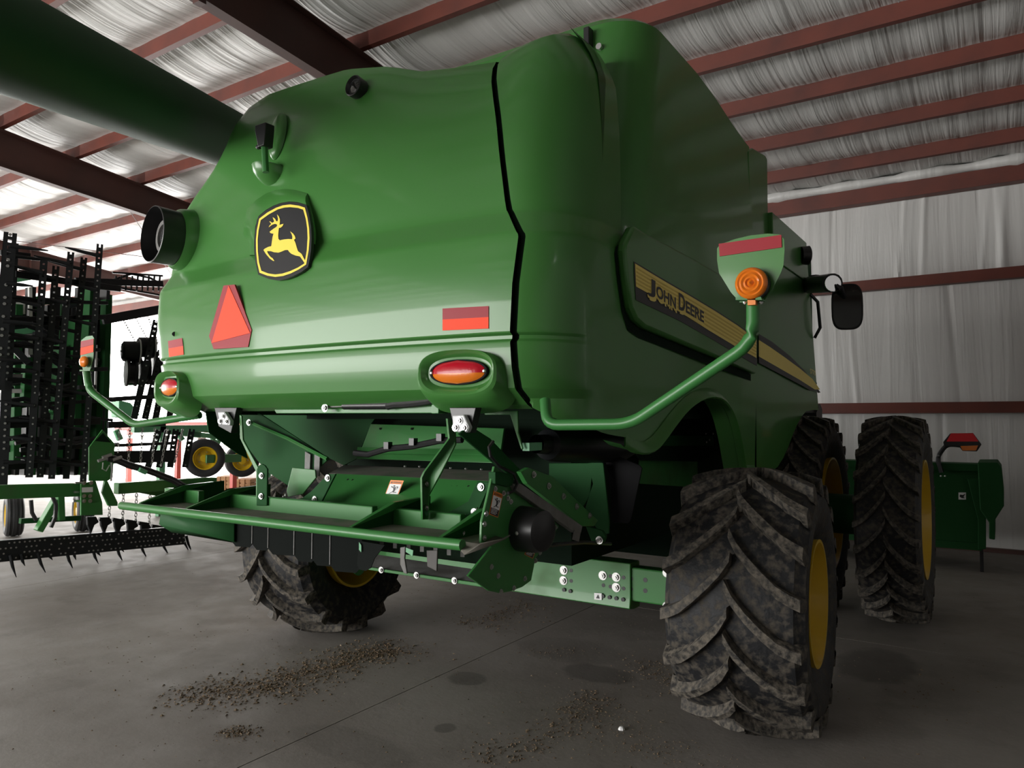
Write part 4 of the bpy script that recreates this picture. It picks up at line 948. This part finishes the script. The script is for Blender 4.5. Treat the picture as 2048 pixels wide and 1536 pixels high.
# ================================================================ header in front of the combine
YH = 11.3
hd = thing('crop_header', 'dark green crop header end with warning lamp beyond the dual front tyres', 'header', (-3.4, YH, 0))
hx1 = P(1960, 1000, y=YH).x
MB().prism([(-6.6, YH, .30), (-6.6, YH, 1.36), (-6.6, YH+.55, 1.36), (-6.6, YH+.9, .30)], (hx1+6.6, 0, 0)).build('header_back', DGREEN, hd, 0, bevel=.01)
def hp(pts, yv): return PL(pts, y=yv)
MB().prism(hp([(1955,925),(1995,925),(2003,936),(2008,985),(2008,1012),(1990,1040),(1990,1080),(1978,1078),(1978,1045),(1960,1020)], YH-.1), (0, .9, 0)).build('end_divider', DGREEN, hd, 0, bevel=.012)
MB().prism(hp([(1935,958),(1958,958),(1972,1020),(1972,1098),(1956,1100),(1956,1040)], YH-.06), (0, .06, 0)).build('end_gusset', DGREEN, hd, 0, bevel=.006)
MB().box((-6.6, YH-.05, .27), (hx1, YH+.1, .36)).build('lower_beam', DGREEN, hd, 0)
MB().box((-6.6, YH-.04, 1.28), (hx1, YH+.04, 1.37)).build('upper_beam', DGREEN, hd, 0)
MB().tube(bend([P(1883, 945, y=YH-.05), P(1874, 915, y=YH-.05), P(1893, 888, y=YH-.05), P(1930, 892, y=YH-.05)], 4, .08), .028, 8).build('lamp_arm', BLK, hd)
lampb = MB().prism(hp([(1886,884),(1900,867),(1946,866),(1963,889),(1954,903),(1925,902),(1918,893),(1888,893)], YH-.08), (0, .06, 0)).build('warning_lamp', BLK, hd, 0, bevel=.008)
MB().prism(hp([(1893,883),(1902,866.5),(1946,866.5),(1957,883)], YH-.085), (0, .01, 0)).build('red_reflector', mat('red_reflector_bright', (.70,.02,.03), .4), lampb, 0)
MB().prism(hp([(1921,892),(1956,891),(1952,901),(1925,901)], YH-.087), (0, .01, 0)).build('amber_lens', AMB, lampb, 0)
lb = MB().prism(hp([(1917,985),(1932,985),(1932,999),(1917,999)], YH-.003), (0, .002, 0)).build('header_label', WHITE, hd, 0)
MB().prism(hp([(1920,989),(1926,990),(1931,987),(1927,994),(1930,997),(1923,996),(1919,993)], YH-.005), (0, .001, 0)).build('label_mark', PRINT, lb, 0)
MB().box((hx1-.02, YH-.03, .0), (hx1+.02, YH+.03, .32)).build('stand_leg', BLK, hd, 0)
MB().box((-6.3, YH-.03, .0), (-6.26, YH+.03, .32)).build('stand_leg', BLK, hd, 0)
for a, b_ in ((1882,952),(1890,952)): MB().dome(P(a, b_, y=YH-.045), (0,-1,0), .012).build('bolt', STEEL, hd)
# ================================================================ folded field cultivator on the left
ct = thing('field_cultivator', 'black and green folded field cultivator with upright perforated harrow bars', 'cultivator', (-11.0, 5.5, 0))
SPIKE = BLKM
def perf_bar(name, p0, p1, w, d, parent, pitch=.085, side=V((1, .25, 0)), bolted=.6, seed=1, solidto=None):
    """flat bar with a row of punched holes and bolt heads in many of them"""
    p0 = V(p0); p1 = V(p1); L = (p1-p0).length; ax = (p1-p0)/L
    nrm = (_C-p0); nrm -= ax*nrm.dot(ax); nrm.z *= .2; nrm = (nrm-ax*nrm.dot(ax)).normalized()
    t = ax.cross(nrm).normalized(); mb = MB(); n = max(2, int(L/pitch)); rr = random.Random(seed); hw = w*.14
    def slab(a0, a1, b0, b1):
        q = [p0+ax*a0+t*b0, p0+ax*a0+t*b1, p0+ax*a1+t*b1, p0+ax*a1+t*b0]; mb.prism(q, nrm*-d)
    slab(0, L, -w/2, -hw); slab(0, L, hw, w/2)
    bl = MB()
    if solidto: slab(0, L*solidto, -hw, hw)
    for i in range(n+1):
        a = (i-.5)*pitch+hw; b_ = (i+.5)*pitch-hw
        op = solidto is None or (i+.5)*pitch > L*solidto
        if op: slab(max(0, a), min(L, b_), -hw, hw)
        if (rr.random() < bolted and i < n) if solidto is None or not op else rr.random() < .25:
            c = p0+ax*((i+.5)*pitch); bl.cyl(c-nrm*.006, c+nrm*.012, hw*1.0, n=6)
    mb.prism([p0-t*w/2, p0-t*(w/2-.006), p1-t*(w/2-.006), p1-t*w/2], nrm*-w)     # angle leg
    o = mb.build(name, BLKM, parent, 0)
    if bl.v:
        s_ = bl.build('bolt_heads', STEELB, o, 0); s_['kind'] = 'stuff'
    return o, ax, nrm, t
STEELB = mat('zinc_bolt', (.30, .30, .29), .4, metal=.8)
def spike(parent, p, d, L, r=.030):
    d = V(d).normalized(); MB().tube([V(p), V(p)+d*L*.6, V(p)+d*L], [r, r*.85, r*.3], 6).build('tine', SPIKE, parent, 60)
bars = [((21,465),(-6,780),-11.0,.15,.05,1),((27,486),(4,980),-11.2,.12,1,1),((88,520),(58,955),-11.0,.09,1,0),((112,532),(80,955),-11.1,.085,1,0),((142,504),(103,958),-11.0,.085,1,0),((168,515),(132,958),-11.1,.085,1,0),((200,488),(166,965),-11.0,.085,1,0)]
sd = 0
for top_, bot_, xx, w, _, right in bars:
    sd += 1
    p1 = P(*top_, x=xx); p0 = P(*bot_, x=xx)
    o, ax, nrm, t = perf_bar('harrow_bar', p0, p1, w, .012, ct, seed=sd, bolted=.72, solidto=.80)
    L = (p1-p0).length; k = 0; z = .18
    while z < L-.1:
        dr = V((.35, .93, -.02)) if right else V((-.35, -.93, .16))
        spike(o, p1-ax*z, dr, .44 if k % 2 == 0 else .30); k += 1; z += .46+.05*(sd % 3)
# cross members tying the bars together
for k, (a, b_, xx, w, h) in enumerate((((0,505),(60,512),-11.25,.06,.07),((30,548),(240,578),-11.2,.05,.09),((150,562),(325,568),-11.4,.06,.10),((0,600),(215,606),-11.3,.05,.05),((0,640),(210,634),-11.2,.05,.07),((205,640),(325,618),-11.3,.06,.14),((0,690),(200,700),-11.3,.04,.05),((20,742),(215,738),-11.25,.04,.06),((0,812),(230,800),-11.3,.05,.05),((0,850),(200,842),-11.25,.05,.10),((40,900),(180,892),-11.2,.05,.06),((0,935),(175,925),-11.3,.05,.08),((200,800),(330,792),-11.6,.05,.07),((215,850),(330,846),-11.5,.06,.10),((205,892),(350,886),-11.6,.05,.05),((215,915),(350,912),-11.7,.05,.20))):
    MB().beam(P(*a, x=xx), P(*b_, x=xx), w, h).build('frame_tube', BLKM, ct, 0, bevel=.006)
for k, (a, b_) in enumerate((((225,560),(262,548)),((262,548),(300,556)),((300,556),(325,570)),((235,575),(318,590)),((225,545),(325,552)))):
    MB().beam(P(*a, x=-11.5), P(*b_, x=-11.5), .03, .03).build('truss_rod', BLKM, ct, 0)
for k in range(9):
    px = 232+k*11; MB().cyl(P(px, 552, x=-11.45), P(px-3, 582, x=-11.45), .014, n=6).build('spring_pin', SPIKE, ct)
# green uprights and boxes inside the folded frame
for k, (a, b_, xx, w, m) in enumerate((((213,600),(207,800),-11.9,.17,DGREEN),((55,715),(50,812),-11.8,.13,DGREEN),((178,560),(172,700),-11.7,.30,DGREEN),((150,640),(145,860),-12.0,.32,DGREEN),((118,690),(112,930),-12.1,.22,DGREEN),((196,700),(190,935),-12.1,.20,DGREEN),((30,610),(25,930),-12.3,.30,DGREEN))):
    MB().beam(P(*a, x=xx), P(*b_, x=xx), w, .1, V((0,1,0))).build('green_upright', m, ct, 0, bevel=.008)
for a, b_, xx, r_, m in (((0,752),(44,752),-11.7,.035,STEEL),((0,782),(42,782),-11.7,.035,PALEW),((4,801),(45,798),-11.7,.04,PALEW),((7,668),(70,660),-11.8,.05,LGREEN),((20,672),(68,668),-11.8,.012,PALEW),((0,565),(75,552),-12.3,.05,LGREEN),((14,612),(45,606),-12.3,.04,PALEW),((45,606),(45,628),-12.3,.035,PALEW),((0,630),(30,626),-12.4,.05,PALEW),((95,812),(112,812),-12.2,.09,LGREEN),((192,690),(190,790),-11.7,.02,STEEL),((60,575),(62,830),-12.4,.03,PALEW)):
    MB().beam(P(*a, x=xx), P(*b_, x=xx), r_*1.6, r_*1.6).build('frame_member', m, ct, 0, bevel=.004)
# added dark bars and tubes behind, blocking the daylight between the harrow bars
for k in range(13):
    px = 4+k*16.5; MB().beam(P(px+8, 575+18*(k % 3), x=-12.6-.15*(k % 2)), P(px-8, 950, x=-12.6-.15*(k % 2)), .06, .17 if k % 3 else .24, V((1,0,0))).build('backing_bar', (BLKM, DGREEN, BLKM)[k % 3], ct, 0, bevel=.006)
for k in range(17):
    px = 2+k*13; MB().beam(P(px+6, 590+14*(k % 4), x=-13.3), P(px-6, 945, x=-13.3), .08, .22 if k % 2 else .15, V((1,0,0))).build('dark_backing_bar', (DGREEN, BLKM)[k % 2], ct, 0)
for k in range(9):
    py = 600+k*40; MB().beam(P(-20, py+6, x=-12.8), P(205, py, x=-12.8), .08, (.10, .16, .07)[k % 3]).build('backing_tube', (BLKM, DGREEN, BLKM)[(k+1) % 3], ct, 0, bevel=.006)
# springs, coils and hydraulic lines as the clutter between the bars
rr = random.Random(11)
for k in range(30):
    px = rr.uniform(5, 205); py = rr.uniform(585, 940); xx = -11.5-rr.random()*.8
    p = P(px, py, x=xx); q = p+V((rr.uniform(-.1,.1), rr.uniform(-.5,.5), rr.uniform(-.25,.25)))
    MB().beam(p, q, rr.uniform(.025,.06), rr.uniform(.03,.09)).build(rr.choice(('shank','trip_lever','spring_arm')), rr.choice((BLKM, BLKM, DGREEN, SPIKE)), ct, 0)
for k in range(8):
    a = P(rr.uniform(0, 60), rr.uniform(690, 930), x=-11.9); MB().tube([a, a+V((0,.3,.05)), a+V((0,.7,-.05)), a+V((0,1.0,.02))], .03, 8).build('hydraulic_hose', BLK, ct)
for k in range(7):    # tine shanks curving behind the bars on the far left
    y0 = P(8, 880-k*38, x=-11.6); MB().tube([y0, y0+V((0,.25,.05)), y0+V((0,.5,-.02)), y0+V((0,.7,-.10))], .035, 8).build('shank', BLKM, ct)
# lower harrow gang: black boxed beam, spikes pointing at the floor
h0 = P(-60, 1107, x=-10.35); h1 = P(367, 1070, x=-9.95)
hb_ = MB().beam(h0, h1, .10, .26).build('harrow_beam', BLKM, ct, 0, bevel=.008)
dh = (h1-h0).normalized(); nh = dh.cross(V((0,0,1))); nh = nh if nh.dot(_C-h0) > 0 else -nh
bl = MB(); L = (h1-h0).length; k = 0
while k*.055 < L:
    for r_ in range(4):
        if rr.random() < .7:
            c = h0+dh*(k*.055+.02*(r_ % 2))+V((0,0,.095-.063*r_))+nh*.05; bl.cyl(c, c+nh*.008, .011, n=6)
    k += 1
bl.build('bolt_heads', STEELB, hb_, 0)['kind'] = 'stuff'
for px, py, tx, ty in ((20,1118,33,1156),(75,1114,92,1147),(133,1110,146,1138),(185,1104,197,1128),(233,1098,246,1124),(280,1090,294,1117),(322,1084,338,1111),(42,1116,50,1132),(97,1110,105,1120),(147,1106,152,1120),(193,1102,201,1112),(240,1094,248,1104),(365,1078,378,1103),(372,1078,384,1104)):
    a = P(px, py, x=-10.2); b_ = P(tx, ty, x=-10.2); MB().tube([a+V((0,0,.05)), a.lerp(b_, .4), b_], [.022, .018, .003], 6).build('harrow_spike', SPIKE, ct, 60)
# transverse green beam with its hitch plates
XB = -10.15
gb = MB().beam(P(-40, 985, x=XB), P(172, 979, x=XB), .13, .17).build('green_beam', GREEN2, ct, 0, bevel=.01)
MB().beam(P(232, 977, x=XB), P(402, 965, x=XB), .13, .15).build('green_beam', GREEN2, ct, 0, bevel=.01)
MB().prism(PL([(178,962),(178,895),(205,859),(228,885),(230,890),(226,955),(215,962)], x=XB), (-.02, 0, 0)).build('upright_plate', GREEN2, ct, 0, bevel=.005)
MB().prism(PL([(190,882),(206,866),(222,885)], x=XB+.004), (-.002, 0, 0)).build('plate_opening', DARK, ct, 0)
hp_ = MB().prism(PL([(162,968),(188,962),(192,962),(205,1005),(206,1030),(162,1031)], x=XB+.14), (-.03, 0, 0)).build('hitch_plate', GREEN2, ct, 0, bevel=.006)
MB().prism(PL([(210,962),(216,962),(236,1005),(236,1012),(218,1012),(205,985)], x=XB+.12), (-.05, 0, 0)).build('hitch_plate', GREEN2, ct, 0, bevel=.01)
MB().prism(PL([(395,955),(434,955),(434,1008),(395,990)], x=XB+.02), (-.06, 0, 0)).build('beam_end_plate', GREEN2, ct, 0, bevel=.006)
MB().prism(PL([(262,982),(300,975),(412,986),(412,1009),(380,1004)], x=XB-.1), (-.1, 0, 0)).build('lower_gusset', GREEN2, ct, 0, bevel=.006)
for a, b_ in ((168,992),(180,992),(168,1002),(180,1002),(168,966),(182,966)): MB().hexbolt(P(a, b_, x=XB+.142), (1,0,0), .018).build('bolt', STEEL, hp_)
for a in (150, 148, 146): MB().cyl(P(a, 966+(150-a)*9, x=XB+.08), P(a+14, 966+(150-a)*9, x=XB+.08), .016, n=8).build('u_bolt', STEEL, ct)
MB().prism(PL([(164,975),(186,974),(186,984),(164,985)], x=XB+.144), (-.002, 0, 0)).build('decal_label', WHITE, hp_, 0)
hs = PL([(215,918),(232,922),(255,932),(300,945),(345,962),(385,985),(415,998)], x=XB+.12)
MB().tube(hs, .03, 8).build('hydraulic_hose', BLK, ct); MB().tube([p+V((0,0,.045)) for p in hs], .022, 8).build('hydraulic_hose', BLK, ct)
MB().cyl(P(278, 939, x=XB+.16), P(292, 945, x=XB+.16), .034, n=10).build('hose_sleeve', LGREEN, ct)
for a in ((225,920),(196,922),(205,915)): MB().cyl(P(*a, x=XB+.14), P(a[0]+18, a[1]-6, x=XB+.14), .022, n=8).build('coupler', STEEL, ct)
MB().tube(PL([(222,925),(224,940),(222,962)], x=XB+.15), .012, 6).build('pin_lanyard', STEEL, ct)
MB().tube(PL([(206,925),(205,938),(212,942),(219,930)], x=XB+.15), .008, 6).build('lynch_pin', STEEL, ct)
# chains
def chain(a, b_, parent, sag=0, r=.011, ln=.055):
    a = V(a); b_ = V(b_); L = (b_-a).length; n = max(2, int(L/(ln*.78))); d = (b_-a)/L
    mb = MB(); u1, u2, _ = frame(d)
    for i in range(n):
        c = a+d*(L*(i+.5)/n)+V((0,0,-sag*math.sin(math.pi*(i+.5)/n))); t = u1 if i % 2 else u2
        ring = [c+d*(ln*.5*math.cos(q*math.pi/4))+t*(ln*.30*math.sin(q*math.pi/4)) for q in range(9)]
        mb.tube(ring, r*.55, 5, False)
    o = mb.build('chain', CHAIN, parent, 60); o['kind'] = 'stuff'; return o
for px, y0, y1 in ((220,985,1040),(247,985,1042),(273,987,1046),(300,990,1050),(327,992,1052)): chain(P(px, y0, x=-10.2), P(px-2, y1, x=-10.2), ct)
for px, py in ((185,1043),(212,1044),(239,1047),(265,1051),(292,1057),(320,1061)):
    c = P(px, py, x=-10.15)
    MB().prism([c+V((0,-.07,.07)), c+V((0,.05,.06)), c+V((0,.09,-.02)), c+V((0,.03,-.05)), c+V((0,-.01,-.16)), c+V((0,-.06,-.04))], (-.05, 0, 0)).build('sweep_point', BLKM, ct, 0, bevel=.008)
    MB().beam(c+V((-.03,.1,.02)), c+V((-.03,.25,-.02)), .04, .05).build('sweep_arm', BLKM, ct, 0)
for a, b_ in (((245,636),(276,694)),((272,637),(302,692)),((296,634),(318,690))): chain(P(*a, x=-11.9), P(*b_, x=-11.9), ct)
for a, b_ in (((240,856),(236,905)),((260,856),(257,925)),((285,856),(281,930)),((310,856),(304,930)),((335,857),(322,932)),((366,857),(348,930))): chain(P(*a, x=-11.3), P(*b_, x=-11.3), ct)
# slanted perforated bars right of the folded wing
for k, (a, b_) in enumerate((((268,838),(313,640)),((290,838),(322,700)),((311,838),(334,720)),((338,840),(346,790)),((296,935),(318,860)),((318,935),(336,860)),((340,935),(352,858)),((370,935),(384,858)))):
    perf_bar('harrow_bar', P(*a, x=-11.7), P(*b_, x=-11.7), .10, .012, ct, pitch=.085, seed=40+k, bolted=.4, solidto=.45)
# packer rollers hung on the slanted bars
def roller(c, r_, w, white):
    d = V((-.35, -.93, 0)).normalized()
    if white:
        o = MB().lathe([(-w/2,r_*.9),(-w/2,r_),(-w*.3,r_),(-w*.3,r_*.8),(0,r_*.75),(w*.3,r_*.8),(w*.3,r_),(w/2,r_),(w/2,r_*.9)], c, d, 28).build('packer_roller', BLKM, ct, 35)
        for s in (-1, 1): MB().lathe([(s*w/2,r_*.98),(s*w*.52,r_*.9),(s*w*.5,r_*.02)], c, d, 28).build('roller_disc', PALEW, o, 35)
    else:
        o = MB().lathe([(-w/2,.01),(-w/2,r_*.95),(-w*.45,r_),(-w*.4,r_),(-w*.38,r_*.85),(w*.4,r_*.8),(w*.5,r_*.6),(w*.5,.01)], c, d, 28).build('packer_roller', BLKM, ct, 35)
        MB().lathe([(-w*.46,r_*1.0),(-w*.40,r_*1.05),(-w*.38,r_*1.0)], c, d, 28).build('roller_rim', PALEW, o)
        MB().dome(c+d*(w*.51), d, .02).build('bolt', STEEL, o)
for a in ((262,703),(292,695)): roller(P(*a, x=-12.0), .21, .28, False)
for a in ((262,745),(288,742),(314,737)): roller(P(*a, x=-12.0), .23, .16, True)
MB().beam(P(255, 765, x=-12.05), P(330, 760, x=-12.05), .06, .10).build('green_beam', LGREEN, ct, 0)
# transport wheels
def small_wheel(parent, c, r_, w, ax, lab='wheel'):
    d = V(ax).normalized()
    o = MB().lathe([(-w*.42,r_*.58),(-w*.5,r_*.70),(-w*.5,r_*.85),(-w*.42,r_*.96),(-w*.28,r_),(-w*.26,r_*.975),(-w*.12,r_*.98),(-w*.10,r_),(w*.10,r_),(w*.12,r_*.98),(w*.26,r_*.975),(w*.28,r_),(w*.42,r_*.96),(w*.5,r_*.85),(w*.5,r_*.70),(w*.42,r_*.58)], c, d, 40).build('wheel', RUB2, parent, 35)
    MB().lathe([(-w*.44,r_*.60),(-w*.44,r_*.56),(-w*.1,r_*.5),(0,r_*.4),(.0,r_*.25),(w*.18,r_*.22),(w*.2,.001)], c, d, 32).build('rim', YEL, o, 35)
    MB().lathe([(w*.44,r_*.60),(w*.44,r_*.56),(w*.2,r_*.5),(w*.1,r_*.4),(w*.15,r_*.22),(w*.4,r_*.2),(w*.42,.001)], c, d, 32).build('rim', YEL, o, 35)
    for k in range(5):
        a_, b2, n_ = frame(d); q = 2*math.pi*k/5; MB().cyl(V(c)+a_*r_*.32*math.cos(q)+b2*r_*.32*math.sin(q)+n_*w*.1, V(c)+a_*r_*.32*math.cos(q)+b2*r_*.32*math.sin(q)+n_*w*.22, .014, n=6).build('wheel_nut', STEEL, o)
    return o
p = P(26, 1072, z=0); small_wheel(ct, (p.x, p.y, .345), .345, .26, (-.30, -.95, 0))
p = P(165, 1062, z=0); small_wheel(ct, (p.x, p.y, .345), .345, .26, (-.30, -.95, 0))
MB().beam(P(76, 1062, x=-12.6), P(112, 1000, x=-12.6), .14, .10).build('wheel_arm', GREEN2, ct, 0, bevel=.01)
MB().beam(P(120, 1040, x=-12.6), P(118, 990, x=-12.6), .16, .10).build('wheel_arm', GREEN2, ct, 0, bevel=.01)
MB().tube(PL([(104,990),(112,1010),(110,1035),(102,1055)], x=-12.3), .03, 8).build('hydraulic_hose', BLK, ct)
MB().tube(PL([(62,1000),(64,1025),(72,1040)], x=-12.3), .03, 8).build('hydraulic_hose', BLK, ct)
MB().beam(P(40, 1042, x=-12.8), P(160, 1036, x=-12.8), .08, .08).build('axle', DGREEN, ct, 0)

# ================================================================ pale green implement with lifted gauge wheels
pi_ = thing('planter_frame', 'pale green implement frame with two lifted yellow rimmed gauge wheels behind the cultivator', 'planter', (-14.2, 9.6, 0))
XPI = -13.9
small_wheel(pi_, P(409, 916, x=XPI), .40, .26, (.88, -.47, 0)); small_wheel(pi_, P(484, 921, x=XPI-.5), .37, .24, (.88, -.47, 0))
MB().beam(P(412, 918, x=XPI+.14), P(482, 916, x=XPI+.14), .05, .17).build('walking_beam', GREEN2, pi_, 0, bevel=.01)
for a, b_, w, m in (((385,868),(470,878),.10,LGREEN),((430,900),(445,862),.08,LGREEN),((452,915),(420,870),.07,LGREEN),((330,862),(400,870),.12,LGREEN),((140,836),(152,858),.14,LGREEN),((240,880),(232,860),.10,LGREEN),((365,880),(352,860),.08,LGREEN)):
    MB().beam(P(*a, x=XPI-.3), P(*b_, x=XPI-.3), .08, w).build('frame_bar', m, pi_, 0, bevel=.006)
MB().prism(PL([(238,800),(262,806),(280,830),(262,838),(238,834)], x=XPI-.6), (-.3, 0, 0)).build('seed_box', LGREEN, pi_, 0, bevel=.01)
MB().prism(PL([(400,852),(440,850),(470,862),(470,872),(400,864)], x=XPI-.3), (-.2, 0, 0)).build('yellow_marker', YEL, pi_, 0, bevel=.01)
MB().beam((XPI-.3, 8.6, 0), (XPI-.3, 8.6, 1.8), .12, .12).build('parking_stand', LGREEN, pi_, 0)
MB().beam((XPI-.3, 11.2, 0), (XPI-.3, 11.2, 1.8), .12, .12).build('parking_stand', LGREEN, pi_, 0)
MB().beam((XPI-.3, 8.0, 1.75), (XPI-.3, 11.6, 1.75), .12, .14).build('main_bar', LGREEN, pi_, 0)
# far red machine by the open door
rd = thing('red_implement', 'red implement frame standing far off by the open door', 'implement', (-19.0, 11.5, 0))
MB().beam((-21.3, 11.6, 1.75), (-15.6, 11.9, 1.75), .3, .24).build('red_beam', REDP, rd, 0, bevel=.02)
MB().beam((-21.3, 11.6, 1.45), (-17.6, 11.8, 1.45), .25, .10).build('white_beam', PALEW, rd, 0, bevel=.02)
for x in (-21.0, -18.6, -16.2): MB().beam((x, 11.75, 0), (x, 11.75, 1.7), .12, .12).build('leg', REDP, rd, 0)
# wooden crates on the floor by the wall
def crate(name, c, sx, sy, sz, rot, lab):
    t_ = thing(name, lab, 'crate', c, 'wooden crates by the front wall'); M_ = Matrix.Translation(V(c)) @ Matrix.Rotation(rot, 4, 'Z')
    def bx(nm, a, b_, m=WOOD):
        mb = MB().box(a, b_); mb.v = [tuple(M_ @ V(v)) for v in mb.v]; mb.build(nm, m, t_, 0, bevel=.006)
    n = 3
    for k in range(n):
        z0 = .12+(sz-.12)*k/n; z1 = .12+(sz-.12)*(k+1)/n-.015
        bx('plank', (-sx/2, -sy/2, z0), (sx/2, -sy/2+.025, z1)); bx('plank', (-sx/2, sy/2-.025, z0), (sx/2, sy/2, z1))
        bx('plank', (-sx/2, -sy/2+.025, z0), (-sx/2+.025, sy/2-.025, z1)); bx('plank', (sx/2-.025, -sy/2+.025, z0), (sx/2, sy/2-.025, z1))
    bx('lid', (-sx/2, -sy/2, sz-.015), (sx/2, sy/2, sz+.01))
    for x in (-sx/2+.05, 0, sx/2-.05): bx('skid', (x-.05, -sy/2, 0), (x+.05, sy/2, .10)); bx('batten', (x-.05, -sy/2-.02, .1), (x+.05, -sy/2, sz))
p = P(455, 984, z=0); crate('wooden_crate', (p.x, p.y, 0), .40, .42, .42, .5, 'wooden crate on the floor, the left one of the pair behind the green beam')
p = P(493, 987, z=0); crate('wooden_crate', (p.x, p.y, 0), .40, .42, .38, .5, 'wooden crate on the floor, the right one of the pair behind the green beam')
p = P(534, 985, z=0)
bk = MB().lathe([(0,.001),(0,.14),(.36,.17),(.38,.175),(.38,.16),(.05,.13)], (p.x, p.y, 0), (0,0,1), 24).build('bucket', PALEW, None, 35); tag(bk, 'white bucket on the floor beside the wooden crates', 'bucket')

# ================================================================ chaff and grit on the floor
def chips(n, fn, smin, smax, seed):
    rr = random.Random(seed); mb = MB()
    for _ in range(n):
        x, y = fn(rr)
        if any(abs(x-tx) < tw and abs(y-ty) < .5 for tx, ty, tw in ((-1.355, 4.93, .5), (-5.33, 4.93, .5), (-.885, 8.2, .35), (-1.72, 8.2, .35), (-5.08, 8.2, .35), (-5.92, 8.2, .35))): continue
        s = smin+(smax-smin)*rr.random()**3; a = rr.random()*6.28; k = rr.uniform(.25, .8)
        c, s_ = math.cos(a)*s, math.sin(a)*s; h = s*rr.uniform(.3, .8)
        mb.add([(x-c, y-s_, .001), (x+s_*k, y-c*k, .001), (x+c, y+s_, .001), (x-s_*k, y+c*k, .001), (x+c*.1, y+s_*.1, h)], [(0,1,4),(1,2,4),(2,3,4),(3,0,4)])
    return mb
def band(px, wx, wy):
    pts = [P(a, b_, z=0) for a, b_ in px]
    def fn(rr):
        i = rr.randrange(len(pts)-1); t = rr.random(); p = pts[i].lerp(pts[i+1], t); return p.x+rr.gauss(0, wx), p.y+rr.gauss(0, wy)
    return fn
mb = MB()
for n, fn, a, b_ in ((4200, band([(370,1400),(470,1380),(560,1375),(640,1335),(720,1310),(800,1292)], .19, .11), .003, .019), (900, band([(560,1360),(640,1340),(740,1310),(790,1300)], .10, .05), .004, .018),
                     (380, band([(455,1470),(490,1462)], .07, .05), .003, .014), (900, band([(940,1255),(1000,1230),(1060,1205)], .16, .10), .004, .018), (1300, band([(950,1520),(1060,1490),(1150,1430),(1200,1390)], .10, .08), .003, .014),
                     (700, band([(1290,1330),(1330,1340),(1340,1380)], .12, .14), .003, .013), (1000, band([(1160,1400),(1280,1480),(1330,1520)], .25, .15), .003, .010), (250, band([(1060,1310),(1150,1300)], .12, .06), .003, .010), (200, band([(1890,1400),(1800,1380),(2000,1340)], .2, .3), .004, .016),
                     (2600, lambda rr: (rr.uniform(-6.5, -1.0), rr.uniform(2.4, 7.5)), .002, .011), (350, lambda rr: (rr.uniform(-10, 1), rr.uniform(2.0, 11)), .003, .012)):
    q = chips(n, fn, a, b_, n); mb.add(q.v, q.f)
cf = mb.build('floor_chaff', CHAFF, None, 0); cf['label'] = 'brown chaff and grit scattered over the concrete floor'; cf['category'] = 'debris'; cf['kind'] = 'stuff'
p = P(1243, 1459, z=0); mb = MB().dome((p.x, p.y, .0), (0,0,1), .022, .018, 7)
tag(mb.build('paper_scrap', WHITE, None, 30), 'small white scrap on the floor left of the big muddy tyre', 'scrap')
